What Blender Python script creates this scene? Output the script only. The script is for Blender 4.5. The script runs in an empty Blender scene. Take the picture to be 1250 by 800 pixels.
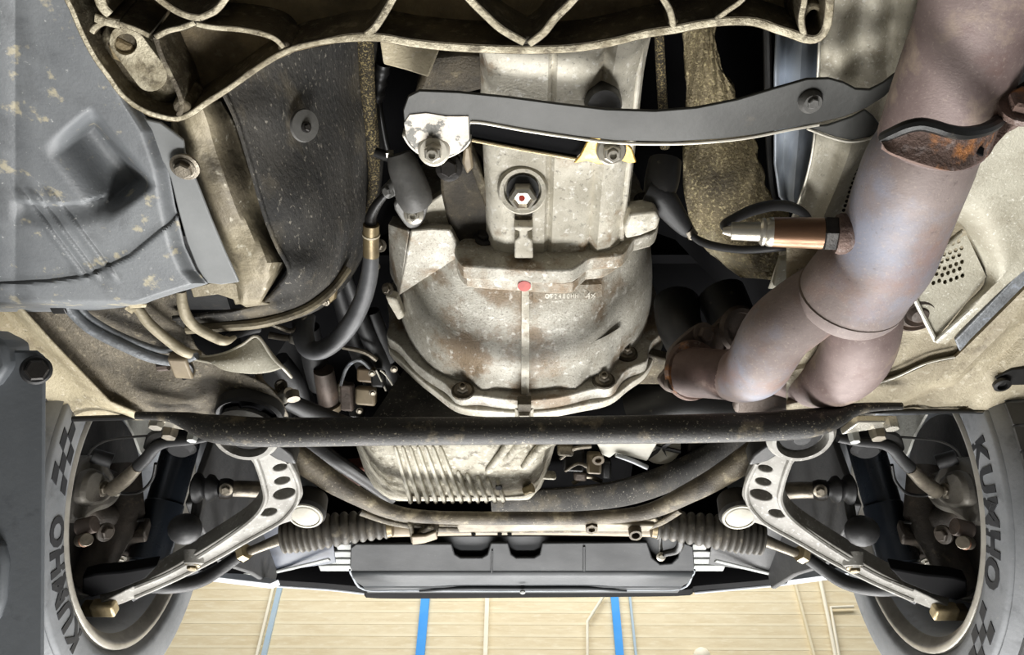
import bpy, bmesh, math, random
from mathutils import Vector, Matrix
random.seed(7)
R = math.radians
C = bpy.context.scene.collection
ZC = 1.2                      # camera height above the workshop floor
TH, YA, F = R(47.0), 0.012, 1000.0

# ---------------------------------------------------------------- camera
_r = Vector((1, 0, 0)); _u = Vector((0, -math.sin(TH), math.cos(TH))); _d = Vector((0, math.cos(TH), math.sin(TH)))
r_ = _r * math.cos(YA) + _d * math.sin(YA)
d_ = _d * math.cos(YA) - _r * math.sin(YA)
u_ = _u
cam = bpy.data.cameras.new('camera'); camo = bpy.data.objects.new('camera', cam); C.objects.link(camo)
m = Matrix.Identity(4)
for i in range(3):
    m[i][0] = r_[i]; m[i][1] = u_[i]; m[i][2] = -d_[i]
m[2][3] = ZC
camo.matrix_world = m
cam.sensor_fit = 'HORIZONTAL'; cam.sensor_width = 36; cam.lens = 36 * F / 1250; cam.clip_start = 0.02
bpy.context.scene.camera = camo

# ---------------------------------------------------------------- light
sc = bpy.context.scene
sc.view_settings.view_transform = 'Standard'; sc.view_settings.look = 'None'
sc.view_settings.exposure = 0.5; sc.view_settings.gamma = 1; sc.view_settings.use_curve_mapping = False
w = bpy.data.worlds.new('daylight'); sc.world = w; w.use_nodes = True
w.node_tree.nodes['Background'].inputs[0].default_value = (0.93, 0.97, 1.0, 1)
w.node_tree.nodes['Background'].inputs[1].default_value = 0.2
def area(name, loc, target, sx, sy, power, col=(1, 1, 1)):
    l = bpy.data.lights.new(name, 'AREA'); l.shape = 'RECTANGLE'; l.size = sx; l.size_y = sy; l.energy = power; l.color = col
    o = bpy.data.objects.new(name, l); C.objects.link(o); o.location = (loc[0], loc[1], loc[2])
    o.rotation_euler = (Vector(target) - Vector(loc)).to_track_quat('-Z', 'Y').to_euler()
    return o
area('front_fill_light', (0.1, 3.5, 0.9), (0, 0.7, 2.1), 3.2, 0.9, 120, (1, 0.99, 0.975))  # added unseen fill, stands in for the bright openings ahead
area('floor_fill_light', (0.05, 1.65, 0.10), (0.0, 0.5, 1.95), 1.1, 0.5, 50, (1, 0.99, 0.97))  # added unseen fill, brightens the underbody from below
area('wall_fill_light', (0, 2.9, 5.0), (0, 4.6, 3.5), 4.5, 0.5, 74, (1, 0.98, 0.95))  # added unseen fill, brightens the slatted wall

# ---------------------------------------------------------------- projection helpers (camera-relative coordinates)
def ray(px, py): return d_ + r_ * ((px - 625) / F) + u_ * ((400 - py) / F)
def P(px, py, z):
    d = ray(px, py); return d * (z / d.z)
def PY(px, py, y):
    d = ray(px, py); return d * (y / d.y)
def PX(px, py, x):
    d = ray(px, py); return d * (x / d.x)
def PD(px, py, dep): return ray(px, py) * dep
def depth(p): return p.dot(d_)
def ON(px, py, pl):
    p0, n = pl; d = ray(px, py); return d * (p0.dot(n) / d.dot(n))
def plane3(a, b, c):
    n = (b - a).cross(c - a).normalized(); return (a, n)
def hz(z): return (Vector((0, 0, z)), Vector((0, 0, 1)))

# ---------------------------------------------------------------- materials
def lin(c): return tuple(((v / 255) / 12.92 if v / 255 <= 0.04045 else ((v / 255 + 0.055) / 1.055) ** 2.4) for v in c) + (1,)
MATS = {}
def M(name, c1, c2=None, s=9, rough=.55, metal=0.0, bump=.15, bs=90, layers=(), rv=.12, spec=.5, stretch=(1, 1, 1)):
    if name in MATS: return MATS[name]
    mt = bpy.data.materials.new(name); mt.use_nodes = True; nt = mt.node_tree; nd = nt.nodes; lk = nt.links
    b = nd['Principled BSDF']; b.inputs['Metallic'].default_value = metal; b.inputs['Specular IOR Level'].default_value = spec
    tc = nd.new('ShaderNodeTexCoord'); mp = nd.new('ShaderNodeMapping'); lk.new(tc.outputs['Object'], mp.inputs[0]); mp.inputs['Scale'].default_value = stretch
    def noise(sc_, det, off=0):
        n = nd.new('ShaderNodeTexNoise'); n.inputs['Scale'].default_value = sc_; n.inputs['Detail'].default_value = det
        n.inputs['Roughness'].default_value = .62
        m2 = nd.new('ShaderNodeVectorMath'); m2.operation = 'ADD'; m2.inputs[1].default_value = (off, off * 1.7, off * .6)
        lk.new(mp.outputs[0], m2.inputs[0]); lk.new(m2.outputs[0], n.inputs['Vector']); return n.outputs[0]
    def rng(sock, a, bb):
        n = nd.new('ShaderNodeMapRange'); n.clamp = True; n.inputs[1].default_value = a; n.inputs[2].default_value = bb; lk.new(sock, n.inputs[0]); return n.outputs[0]
    def mix(f, a, bcol):
        n = nd.new('ShaderNodeMix'); n.data_type = 'RGBA'; lk.new(f, n.inputs[0])
        if isinstance(a, tuple): n.inputs[6].default_value = a
        else: lk.new(a, n.inputs[6])
        n.inputs[7].default_value = bcol; return n.outputs[2]
    col = lin(c1)
    base = noise(s, 7)
    if c2: col = mix(rng(base, .36, .64), col, lin(c2))
    for i, (lc, ls, thr, soft, amt) in enumerate(layers):
        f = rng(noise(ls, 8, 3.1 * (i + 1)), thr - soft, thr + soft)
        mm = nd.new('ShaderNodeMath'); mm.operation = 'MULTIPLY'; lk.new(f, mm.inputs[0]); mm.inputs[1].default_value = amt
        col = mix(mm.outputs[0], col, lin(lc))
    if isinstance(col, tuple): b.inputs['Base Color'].default_value = col
    else: lk.new(col, b.inputs['Base Color'])
    rr = nd.new('ShaderNodeMapRange'); rr.inputs[3].default_value = rough - rv; rr.inputs[4].default_value = rough + rv; lk.new(base, rr.inputs[0]); lk.new(rr.outputs[0], b.inputs['Roughness'])
    if bump:
        bp = nd.new('ShaderNodeBump'); bp.inputs['Strength'].default_value = bump; bp.inputs['Distance'].default_value = .004
        lk.new(noise(bs, 6, 9), bp.inputs['Height']); lk.new(bp.outputs[0], b.inputs['Normal'])
    MATS[name] = mt; return mt
DIRT = (104, 88, 62)
alu = M('cast_aluminium', (198, 195, 184), (148, 142, 128), 11, .56, .15, .35, 380, [((122, 96, 62), 11, .57, .05, .75), ((78, 70, 58), 280, .60, .06, .5), ((238, 236, 228), 90, .62, .05, .6), ((92, 84, 70), 5, .60, .08, .5)])
aluB = M('bright_cast_aluminium', (222, 217, 202), (174, 168, 152), 14, .62, .08, .3, 360, [((124, 92, 50), 10, .63, .04, .8), ((60, 55, 48), 150, .63, .05, .55), ((246, 244, 238), 120, .62, .05, .6), ((44, 42, 40), 13, .68, .03, .8)])
alupan = M('oil_pan_aluminium', (198, 193, 178), (156, 149, 130), 18, .6, .1, .4, 400, [((88, 80, 64), 60, .58, .06, .7), ((234, 230, 216), 150, .58, .05, .6), ((96, 84, 62), 9, .6, .06, .6)])
armm = M('forged_aluminium', (158, 156, 150), (124, 121, 115), 14, .6, .1, .15, 400, [((92, 88, 82), 70, .64, .05, .55), ((214, 212, 206), 160, .62, .05, .5)])
castm = M('grimy_cast_alloy', (112, 102, 80), (66, 58, 46), 18, .62, .2, .5, 300, [((170, 162, 138), 90, .60, .06, .5), ((30, 27, 23), 12, .56, .08, .75)])
castrim = M('scuffed_alloy_edge', (206, 197, 172), (138, 128, 104), 50, .58, .2, .5, 360, [((82, 72, 54), 90, .58, .06, .75)])
castweb = M('sooty_alloy_web', (170, 152, 116), (96, 84, 64), 9, .65, .2, .5, 300, [((150, 138, 112), 120, .62, .05, .5), ((24, 22, 18), 7, .58, .1, .8)])
panel = M('grey_undertray_plastic', (122, 125, 127), (98, 101, 104), 6, .5, 0, .15, 300, [((196, 184, 150), 34, .62, .03, .55), ((74, 76, 78), 14, .58, .08, .6), ((196, 196, 192), 150, .68, .03, .6)])
flange = M('pale_grey_plastic', (132, 134, 134), (116, 118, 118), 8, .5, 0, .06, 120, [((180, 172, 150), 60, .72, .03, .5)])
railm = M('grimy_rail_metal', (150, 140, 116), (98, 90, 74), 9, .55, .2, .4, 110, [((58, 52, 44), 14, .58, .07, .8), ((208, 202, 184), 70, .66, .04, .6)])
felt = M('dark_insulation_mat', (70, 67, 62), (44, 43, 41), 10, .85, 0, .5, 240, [((122, 112, 92), 14, .58, .07, .55), ((24, 24, 24), 11, .56, .07, .75), ((158, 152, 140), 260, .64, .04, .6)], stretch=(1, .5, 1))
foam = M('speckled_foam', (72, 64, 48), (44, 40, 32), 80, .85, 0, .6, 420, [((176, 158, 110), 420, .56, .05, .75)])
under = M('underseal', (132, 123, 106), (88, 82, 71), 13, .66, 0, .8, 300, [((54, 50, 44), 16, .57, .07, .65), ((180, 168, 144), 110, .62, .05, .5), ((48, 44, 40), 240, .64, .04, .5)])
beige = M('dusty_beige_paint', (206, 194, 164), (168, 156, 128), 11, .62, 0, .5, 280, [((92, 80, 60), 18, .63, .05, .7), ((236, 228, 208), 90, .62, .05, .5), ((60, 52, 42), 160, .68, .03, .7), ((120, 106, 82), 6, .6, .08, .5)])
blk = M('black_satin_metal', (40, 39, 38), (28, 28, 28), 12, .42, .2, .1, 120, [((120, 112, 96), 60, .70, .05, .5)])
barm = M('dusty_black_bar', (46, 44, 41), (32, 31, 29), 16, .48, .15, .25, 320, [((140, 128, 104), 30, .62, .06, .5), ((176, 168, 146), 260, .64, .04, .6)])
subm = M('dusty_subframe_steel', (104, 95, 78), (68, 61, 50), 16, .55, .2, .35, 320, [((176, 164, 136), 34, .60, .07, .6), ((38, 34, 30), 16, .60, .06, .65), ((190, 180, 156), 240, .66, .04, .5)])
rub = M('black_rubber', (40, 40, 41), (30, 30, 31), 14, .55, 0, .15, 120, [((110, 108, 102), 50, .72, .05, .35)])
boot = M('dusty_boot_rubber', (88, 83, 75), (60, 57, 52), 16, .55, 0, .15, 120, [((150, 142, 124), 40, .64, .06, .5)])
tirem = M('tyre_rubber', (140, 142, 145), (118, 121, 124), 8, .6, 0, .15, 160, [((92, 94, 97), 20, .62, .06, .6), ((166, 164, 156), 60, .70, .04, .4)])
letm = M('dark_tyre_lettering', (44, 45, 48), (38, 39, 42), 20, .6, 0, .1, 150)
treadm = M('tread_rubber', (92, 92, 92), (74, 74, 75), 14, .65, 0, .2, 180)
rimm = M('rim_lip_alloy', (206, 202, 192), (170, 165, 156), 16, .38, .5, .15, 160, [((84, 74, 62), 50, .68, .05, .6)])
rimin = M('rim_barrel_alloy', (226, 231, 238), (196, 200, 206), 10, .45, .35, .1, 120, [((60, 58, 56), 10, .62, .08, .6)])
rimdk = M('dark_wheel_back', (56, 53, 50), (36, 35, 34), 12, .6, .2, .2, 120, [((96, 88, 78), 30, .66, .06, .5)])
knk = M('grimy_knuckle_iron', (86, 78, 70), (56, 52, 48), 14, .55, .3, .3, 140, [((130, 118, 100), 40, .66, .06, .5)])
calm = M('brake_caliper_iron', (116, 112, 104), (92, 88, 82), 12, .55, .3, .25, 160, [((70, 64, 58), 22, .62, .06, .6)])
strutm = M('glossy_black_strut', (38, 43, 50), (28, 32, 38), 10, .28, .2, .04, 80, [((120, 120, 120), 120, .78, .03, .5)])
liner = M('wheel_arch_liner', (74, 74, 74), (58, 58, 59), 8, .6, 0, .2, 120, [((110, 104, 94), 20, .66, .06, .5)])
void = M('black_and_painted_shade', (9, 9, 11), (6, 6, 8), 8, .9, 0, 0, spec=.15)  # near-black for painted engine bay shade, dark gaps and black parts
pipe = M('heat_tinted_exhaust_steel', (138, 126, 122), (112, 99, 95), 10, .62, .12, .12, 420, [((126, 131, 146), 6, .54, .07, .8), ((138, 104, 88), 9, .60, .06, .55), ((168, 156, 142), 300, .62, .06, .35), ((92, 82, 80), 160, .66, .04, .5)])
pipeB = M('rosy_exhaust_steel', (136, 120, 116), (106, 89, 86), 11, .62, .12, .12, 420, [((178, 160, 138), 14, .60, .06, .55), ((106, 80, 74), 24, .63, .06, .55), ((172, 158, 146), 300, .63, .06, .35)])
tanp2 = M('dusty_tan_floor_paint', (176, 166, 142), (146, 136, 114), 11, .62, 0, .5, 280, [((92, 82, 64), 18, .62, .05, .65), ((214, 206, 186), 90, .62, .05, .5), ((60, 54, 44), 170, .66, .03, .65), ((112, 100, 80), 6, .58, .08, .5)])
rust = M('rusty_flange_iron', (126, 102, 92), (90, 72, 64), 26, .7, .1, .7, 260, [((204, 134, 70), 22, .60, .05, .8), ((156, 144, 140), 60, .60, .05, .65), ((50, 38, 34), 40, .64, .05, .7)])
dkiron = M('dark_manifold_iron', (104, 92, 84), (72, 64, 58), 14, .55, .3, .3, 140, [((120, 96, 78), 30, .66, .06, .5)])
sensm = M('bronze_sensor_body', (146, 110, 82), (106, 80, 62), 14, .36, .6, .08, 100, [((190, 160, 124), 30, .66, .06, .5)], stretch=(.3, 1, 1))
shieldL = M('pale_heat_shield_sheet', (216, 210, 192), (180, 173, 154), 11, .55, .1, .35, 340, [((112, 100, 78), 16, .60, .06, .6), ((240, 238, 230), 220, .62, .05, .6), ((96, 88, 72), 150, .66, .04, .5)])
silv = M('plated_steel', (206, 202, 190), (168, 162, 150), 14, .3, .7, .08, 120)
boltm = M('grimy_bolt_steel', (140, 132, 118), (96, 90, 80), 40, .4, .6, .2, 200)
boltd = M('dark_bolt_steel', (58, 55, 52), (40, 38, 37), 40, .45, .5, .2, 200)
boltg = M('brassy_bolt_steel', (200, 184, 148), (164, 146, 112), 40, .4, .5, .2, 200)
shield = M('heat_shield_aluminium', (176, 172, 156), (142, 136, 119), 11, .58, .12, .3, 340, [((112, 100, 76), 14, .60, .07, .55), ((232, 230, 220), 260, .64, .04, .6), ((90, 82, 66), 200, .66, .04, .5)])
shieldB = M('bright_shield_bead', (224, 222, 212), (196, 192, 178), 30, .4, .4, .4, 220)
bluep = M('pale_blue_steel_plate', (196, 204, 214), (160, 170, 184), 9, .4, .35, .1, 120, [((226, 230, 232), 10, .6, .07, .7), ((110, 104, 92), 50, .7, .04, .5)], stretch=(1, .3, 1))
foil = M('golden_brown_foil', (146, 133, 102), (98, 88, 66), 16, .6, .2, .9, 300, [((204, 190, 146), 240, .58, .05, .75), ((50, 43, 32), 11, .57, .07, .75), ((196, 188, 164), 8, .62, .06, .5)])
brk = M('grey_bracket_paint', (54, 54, 51), (44, 44, 41), 8, .5, .15, .08, 140, [((104, 92, 74), 12, .66, .06, .5)])
brkedge = M('lit_edge_bright_metal', (226, 222, 208), (204, 198, 184), 40, .45, .3, .1, 200)  # bright tone painting the bracket's lit edge, also used as plain bright metal
worn = M('worn_bracket_end', (190, 182, 170), (150, 144, 134), 16, .45, .3, .2, 160, [((74, 74, 70), 42, .54, .02, .9)])
yel = M('yellow_zinc_tab', (226, 190, 110), (204, 166, 88), 30, .4, .4, .2, 160, [((250, 236, 190), 40, .64, .05, .6)])
plas = M('dark_cast_plastic', (104, 103, 100), (80, 79, 77), 12, .5, .1, .2, 140)
hosem = M('grey_rubber_hose', (84, 85, 87), (58, 59, 61), 14, .5, 0, .1, 160)
linem = M('coated_fuel_line', (132, 136, 140), (98, 100, 102), 24, .45, .2, .4, 200, [((176, 184, 200), 40, .63, .05, .6)])
lineb = M('dusty_tan_line', (184, 174, 150), (148, 138, 116), 24, .5, .15, .3, 200)
castdk = M('dark_grimy_casting', (84, 75, 58), (44, 39, 31), 14, .66, .1, .5, 300, [((140, 128, 102), 90, .64, .06, .45), ((20, 18, 16), 12, .56, .08, .7)])
olive = M('olive_crimp_metal', (126, 112, 82), (96, 84, 62), 30, .4, .5, .1, 150)
tray = M('black_undertray_plastic', (31, 33, 35), (26, 28, 30), 8, .7, 0, .1, 120, [((150, 150, 148), 60, .73, .04, .4)])
traylip = M('dusty_tray_lip', (62, 65, 68), (54, 57, 60), 9, .55, 0, .1, 120)
finm = M('radiator_fin_alloy', (170, 172, 168), (146, 148, 146), 20, .55, .1, .1, 120)
tanp = M('tan_plastic', (150, 136, 112), (120, 108, 90), 20, .5, .1, .1, 120)
redb = M('reddish_brown_plastic', (108, 58, 40), (80, 44, 34), 20, .55, 0, .1, 120)
bump_ = M('bumper_paint_white', (206, 210, 214), (186, 190, 196), 8, .35, 0, 0)
slatm = M('tan_wall_slat', (224, 211, 178), (212, 196, 160), 5, .7, 0, .1, 60, [((236, 228, 204), 12, .6, .08, .5)], stretch=(1, 1, 5))
jointm = M('pale_wall_joint', (230, 219, 188), (222, 210, 178), 6, .7, 0, 0)
bluem = M('blue_wall_paint', (56, 156, 232), (44, 146, 226), 4, .6, 0, 0)
bluet = M('faded_blue_paint', (160, 186, 206), (176, 192, 200), 8, .7, 0, 0)
condm = M('white_conduit', (240, 234, 214), (230, 222, 200), 6, .6, 0, 0)
conc = M('workshop_concrete', (140, 138, 133), (120, 118, 113), 3, .7, 0, .1, 30)
liftm = M('lift_grey_paint', (108, 112, 116), (96, 100, 104), 7, .5, .1, .08, 120, [((130, 132, 132), 60, .73, .03, .5), ((60, 62, 66), 14, .64, .05, .5)])
redp = M('red_paint_mark', (196, 70, 56), (150, 50, 42), 40, .5, 0, 0)
markm = M('pale_raised_casting_text', (236, 232, 220), (220, 214, 200), 40, .5, .2, 0)
wht = M('bright_bushing_cap', (196, 193, 180), (176, 172, 160), 20, .55, .1, .1, 120)

# ---------------------------------------------------------------- object helpers
def top(o):
    while o.parent: o = o.parent
    return o
def off(parent): return Vector(top(parent).location) if parent else Vector((0, 0, 0))
def tag(o, label, cat, group=None):
    o['label'] = label; o['category'] = cat
    if group: o['group'] = group
    return o
def thing(name, label, cat, p, group=None):
    o = bpy.data.objects.new(name, None); C.objects.link(o); o.empty_display_size = .02
    o.location = Vector(p) + Vector((0, 0, ZC)); return tag(o, label, cat, group)
def finish(name, me, mat, parent, bevel=0, solid=0, smooth=32, subsurf=0):
    bm = bmesh.new(); bm.from_mesh(me); bmesh.ops.remove_doubles(bm, verts=bm.verts, dist=1e-6)
    bmesh.ops.recalc_face_normals(bm, faces=bm.faces); bm.to_mesh(me); bm.free()
    me.polygons.foreach_set('use_smooth', [True] * len(me.polygons)); me.set_sharp_from_angle(angle=R(smooth))
    me.materials.append(mat)
    o = bpy.data.objects.new(name, me); C.objects.link(o)
    if parent is not None:
        o.parent = parent; me.transform(Matrix.Translation(-off(parent) + Vector((0, 0, ZC))))
    else:
        xs = [v.co for v in me.vertices]; c = sum(xs, Vector()) / len(xs)
        me.transform(Matrix.Translation(-c)); o.location = c + Vector((0, 0, ZC))
    if subsurf:
        md = o.modifiers.new('sub', 'SUBSURF'); md.levels = md.render_levels = subsurf
    if solid:
        md = o.modifiers.new('solid', 'SOLIDIFY'); md.thickness = solid; md.offset = 0
    if bevel:
        md = o.modifiers.new('bevel', 'BEVEL'); md.width = bevel; md.segments = 2; md.limit_method = 'ANGLE'; md.angle_limit = R(40)
    return o
def cr(pts, n=6, closed=False):
    """Catmull-Rom through a list of equal length tuples"""
    pts = [tuple(p) for p in pts]; N = len(pts); out = []
    rngN = N if closed else N - 1
    for i in range(rngN):
        g = lambda k: pts[k % N] if closed else pts[min(max(k, 0), N - 1)]
        a, b, c, d = g(i - 1), g(i), g(i + 1), g(i + 2)
        for k in range(n):
            t = k / n
            out.append(tuple(.5 * (2 * b[j] + (c[j] - a[j]) * t + (2 * a[j] - 5 * b[j] + 4 * c[j] - d[j]) * t * t + (3 * b[j] - a[j] - 3 * c[j] + d[j]) * t ** 3) for j in range(len(b))))
    if not closed: out.append(pts[-1])
    return out
class MB:
    def __init__(s): s.v = []; s.f = []
    def add(s, vs, fs):
        b = len(s.v); s.v += [Vector(v) for v in vs]; s.f += [tuple(i + b for i in f) for f in fs]; return s
    def tube(s, pts, rad, seg=16, caps=True, flat=None):
        n = len(pts); pts = [Vector(p) for p in pts]
        if not isinstance(rad, (list, tuple)): rad = [rad] * n
        vs = []; up = None
        for i in range(n):
            t = (pts[min(i + 1, n - 1)] - pts[max(i - 1, 0)]).normalized()
            if up is None:
                up = Vector((0, 0, 1)) if abs(t.z) < .9 else Vector((0, 1, 0))
            up = (up - t * up.dot(t)).normalized(); sd = t.cross(up)
            fl = flat[i] if isinstance(flat, (list, tuple)) else (flat or 1)
            for k in range(seg):
                a = 2 * math.pi * k / seg
                vs.append(pts[i] + sd * (math.cos(a) * rad[i]) + up * (math.sin(a) * rad[i] * fl))
        fs = [(i * seg + k, i * seg + (k + 1) % seg, (i + 1) * seg + (k + 1) % seg, (i + 1) * seg + k) for i in range(n - 1) for k in range(seg)]
        if caps: fs += [tuple(range(seg - 1, -1, -1)), tuple(range((n - 1) * seg, n * seg))]
        return s.add(vs, fs)
    def tpx(s, spec, n=6, seg=16, flat=None, caps=True):
        """spec: (px, py, z, width in px)"""
        q = cr(spec, n); pts = [P(a[0], a[1], a[2]) for a in q]
        return s.tube(pts, [a[3] / 2 * depth(p) / F for a, p in zip(q, pts)], seg, caps, flat)
    def lathe(s, prof, org, axis, seg=32, caps=True, rot=0, ref=None):
        """prof: (height along axis, radius)"""
        ax = Vector(axis).normalized(); e = Vector(ref) if ref else (Vector((0, 0, 1)) if abs(ax.z) < .9 else Vector((0, 1, 0)))
        e1 = (e - ax * e.dot(ax)).normalized(); e2 = ax.cross(e1); vs = []; org = Vector(org)
        for h, r in prof:
            for k in range(seg):
                a = 2 * math.pi * k / seg + rot
                vs.append(org + ax * h + (e1 * math.cos(a) + e2 * math.sin(a)) * r)
        n = len(prof)
        fs = [(i * seg + k, i * seg + (k + 1) % seg, (i + 1) * seg + (k + 1) % seg, (i + 1) * seg + k) for i in range(n - 1) for k in range(seg)]
        if caps: fs += [tuple(range(seg - 1, -1, -1)), tuple(range((n - 1) * seg, n * seg))]
        return s.add(vs, fs)
    def grid(s, rows):
        nr, nc = len(rows), len(rows[0])
        return s.add([p for r in rows for p in r], [(i * nc + j, i * nc + j + 1, (i + 1) * nc + j + 1, (i + 1) * nc + j) for i in range(nr - 1) for j in range(nc - 1)])
    def box(s, c, ax, ay, az, hx, hy, hz_):
        c = Vector(c); ax, ay, az = Vector(ax).normalized() * hx, Vector(ay).normalized() * hy, Vector(az).normalized() * hz_
        vs = [c + ax * i + ay * j + az * k for i in (-1, 1) for j in (-1, 1) for k in (-1, 1)]
        return s.add(vs, [(0, 1, 3, 2), (4, 6, 7, 5), (0, 4, 5, 1), (2, 3, 7, 6), (0, 2, 6, 4), (1, 5, 7, 3)])
    def prism(s, poly, offv, holes=()):
        """poly and holes: 3D point lists in one plane; offv: extrusion vector"""
        bm = bmesh.new(); loops = []
        for lp in [poly] + list(holes):
            vs = [bm.verts.new(p) for p in lp]; loops.append(vs)
            for i in range(len(vs)): bm.edges.new((vs[i], vs[(i + 1) % len(vs)]))
        offv = Vector(offv)
        if holes: bmesh.ops.triangle_fill(bm, edges=bm.edges[:], use_beauty=True, use_dissolve=False, normal=offv.normalized())
        else: bm.faces.new(loops[0])
        bm.verts.index_update(); N = len(bm.verts)
        vs = [v.co.copy() for v in bm.verts]; fs = [tuple(v.index for v in f.verts) for f in bm.faces]
        al = vs + [v + offv for v in vs]; af = fs + [tuple(i + N for i in reversed(f)) for f in fs]
        for lp in loops:
            ids = [v.index for v in lp]
            for i in range(len(ids)):
                a, b = ids[i], ids[(i + 1) % len(ids)]; af.append((a, b, b + N, a + N))
        bm.free(); return s.add(al, af)
    def build(s, name, mat, parent=None, bevel=0, solid=0, smooth=32, mirror=False, label=None, subsurf=0, kind=None):
        me = bpy.data.meshes.new(name)
        vs = [Vector((-v.x, v.y, v.z)) for v in s.v] if mirror else s.v
        me.from_pydata([tuple(v) for v in vs], [], s.f); me.update()
        o = finish(name, me, mat, parent, bevel, solid, smooth, subsurf)
        if label: o['label'] = label
        if kind: o['kind'] = kind
        return o
def plate(name, out, pl, th, mat, parent=None, holes=(), bevel=.0015, sm=0, mirror=False, label=None, down=False):
    """a traced outline laid on the plane pl, with real thickness th (upwards, or along the plane normal)"""
    o = cr(out, sm, True) if sm else out
    n = pl[1].normalized()
    if n.z < 0: n = -n
    return MB().prism([ON(a[0], a[1], pl) for a in o], n * th, [[ON(a[0], a[1], pl) for a in h] for h in holes]).build(name, mat, parent, bevel=bevel, mirror=mirror, label=label)
def ov(cx, cy, rx, ry, n=14, rot=0):
    c, s = math.cos(R(rot)), math.sin(R(rot))
    return [(cx + rx * math.cos(a) * c - ry * math.sin(a) * s, cy + rx * math.cos(a) * s + ry * math.sin(a) * c) for a in [2 * math.pi * k / n for k in range(n)]]
BM = {}
def bolt(parent, p, axis=(0, 0, -1), r=.009, mat=None, name='bolt', wash=1.5, h=.75, mirror=False, label=None, hole=False):
    """hex head with flange washer; shared mesh per size"""
    mat = mat or boltm; key = (round(r, 4), mat.name, wash, h, hole)
    if key not in BM:
        b = MB()
        if wash: b.lathe([(-.3 * r, wash * r), (.12 * r, wash * r), (.2 * r, wash * r * .9)], (0, 0, 0), (0, 0, 1), 18)
        b.lathe([(0, r), (h * r, r), (h * r + .15 * r, r * .82)], (0, 0, 0), (0, 0, 1), 6)
        if hole: b.lathe([(h * r + .1 * r, r * .62), (h * r + .7 * r, r * .6), (h * r + .7 * r, r * .38), (h * r + .3 * r, r * .36)], (0, 0, 0), (0, 0, 1), 14)
        me = bpy.data.meshes.new('bolt'); me.from_pydata([tuple(v) for v in b.v], [], b.f)
        me.polygons.foreach_set('use_smooth', [True] * len(me.polygons)); me.set_sharp_from_angle(angle=R(32)); me.materials.append(mat); BM[key] = me
    o = bpy.data.objects.new(name, BM[key]); C.objects.link(o); o.parent = parent
    p = Vector(p); ax = Vector(axis).normalized()
    if mirror: p = Vector((-p.x, p.y, p.z)); ax = Vector((-ax.x, ax.y, ax.z))
    o.rotation_euler = ax.to_track_quat('Z', 'Y').to_euler(); o.location = p + Vector((0, 0, ZC)) - off(parent)
    if label: o['label'] = label
    return o
def pxr(px, p): return px * depth(Vector(p)) / F      # a width in pixels at a point, as metres
def text_mesh(s, size, ext, bold=0):
    cu = bpy.data.curves.new('txt', 'FONT'); cu.body = s; cu.size = size; cu.extrude = ext; cu.align_x = 'CENTER'; cu.resolution_u = 3; cu.offset = bold
    o = bpy.data.objects.new('txt', cu); C.objects.link(o); bpy.context.view_layer.update()
    me = bpy.data.meshes.new_from_object(o.evaluated_get(bpy.context.evaluated_depsgraph_get()))
    bpy.data.objects.remove(o); bpy.data.curves.remove(cu); return me
def lerp(a, b, t): return a + (b - a) * t
def ip(tab, x):
    if x <= tab[0][0]: return tab[0][1]
    for (a, b), (c, d) in zip(tab, tab[1:]):
        if x <= c: return lerp(b, d, (x - a) / (c - a))
    return tab[-1][1]
def sst(a, b, x):
    t = min(max((x - a) / (b - a), 0), 1); return t * t * (3 - 2 * t)
DOWN = Vector((0, 0, -1)); TOCAM = Vector((0, -.45, -.9)); FACE = -_d
# ================================================================ the setting
def struct(o):
    o['kind'] = 'structure'; return o
WY = 4.6
struct(MB().box((0, 1.5, -1.25), (1, 0, 0), (0, 1, 0), (0, 0, 1), 8, 8, .05).build('floor', conc))
struct(MB().box((0, -3.6, 1.4), (1, 0, 0), (0, 1, 0), (0, 0, 1), 7, .1, 2.6).build('wall_back_added', conc))  # unseen rear wall, added to cut the light from behind
wall = struct(MB().box((0, WY + .1, 1.4), (1, 0, 0), (0, 1, 0), (0, 0, 1), 7, .1, 2.6).build('wall_front', jointm))
zj = PY(430, 732.8, WY).z
for k in range(-14, 19):
    z = zj - .0375 - .0742 * k
    MB().box((0, WY - .001, z), (1, 0, 0), (0, 1, 0), (0, 0, 1), 6.9, .0016, .029).build('slat', slatm, wall)
    MB().box((0, WY - .001, z + .0371), (1, 0, 0), (0, 1, 0), (0, 0, 1), 6.9, .0027, .0081).build('joint_strip', jointm, wall)
def wallstrip(px, py, wpx, mat, name, px2=None, proud=.02):
    a = PY(px, py, WY - .012); wd = pxr(wpx, a); b = PY(px2 if px2 else px, 800, WY - .012) if px2 else a
    return MB().box((a.x, WY - .012, a.z), (1, 0, 0), (0, 1, 0), (0, 0, 1), wd / 2, proud / 2, 1.15)
def wallthing(b, name, mat, n):
    return struct(b.build(name, mat))
for i, (px, wpx, mat) in enumerate([(517.5, 10.5, bluem), (752, 9.5, bluem), (334, 6, bluet), (771, 2.6, bluet)]):
    struct(wallstrip(px, 750, wpx, mat, 's').build('trim_%d' % (i + 1), mat))
k = 5
for px, wpx in [(594, 5), (325, 3), (981, 2.5)]:
    struct(wallstrip(px, 755, wpx, condm, 'c', proud=.03).build('trim_%d' % k, condm if px != 981 else jointm)); k += 1
def conduit(name, label, pts, wpx):
    q = [PY(a, b, WY - .03) for a, b in pts]
    return tag(MB().tube(q, pxr(wpx, q[0]) / 2, 10).build(name, condm), label, 'conduit')
conduit('wall_conduit', 'thin pale conduit pipe bent at an angle on the tan slatted wall', [(738, 726), (717, 759), (717, 800), (718, 840)], 3.5)
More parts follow.
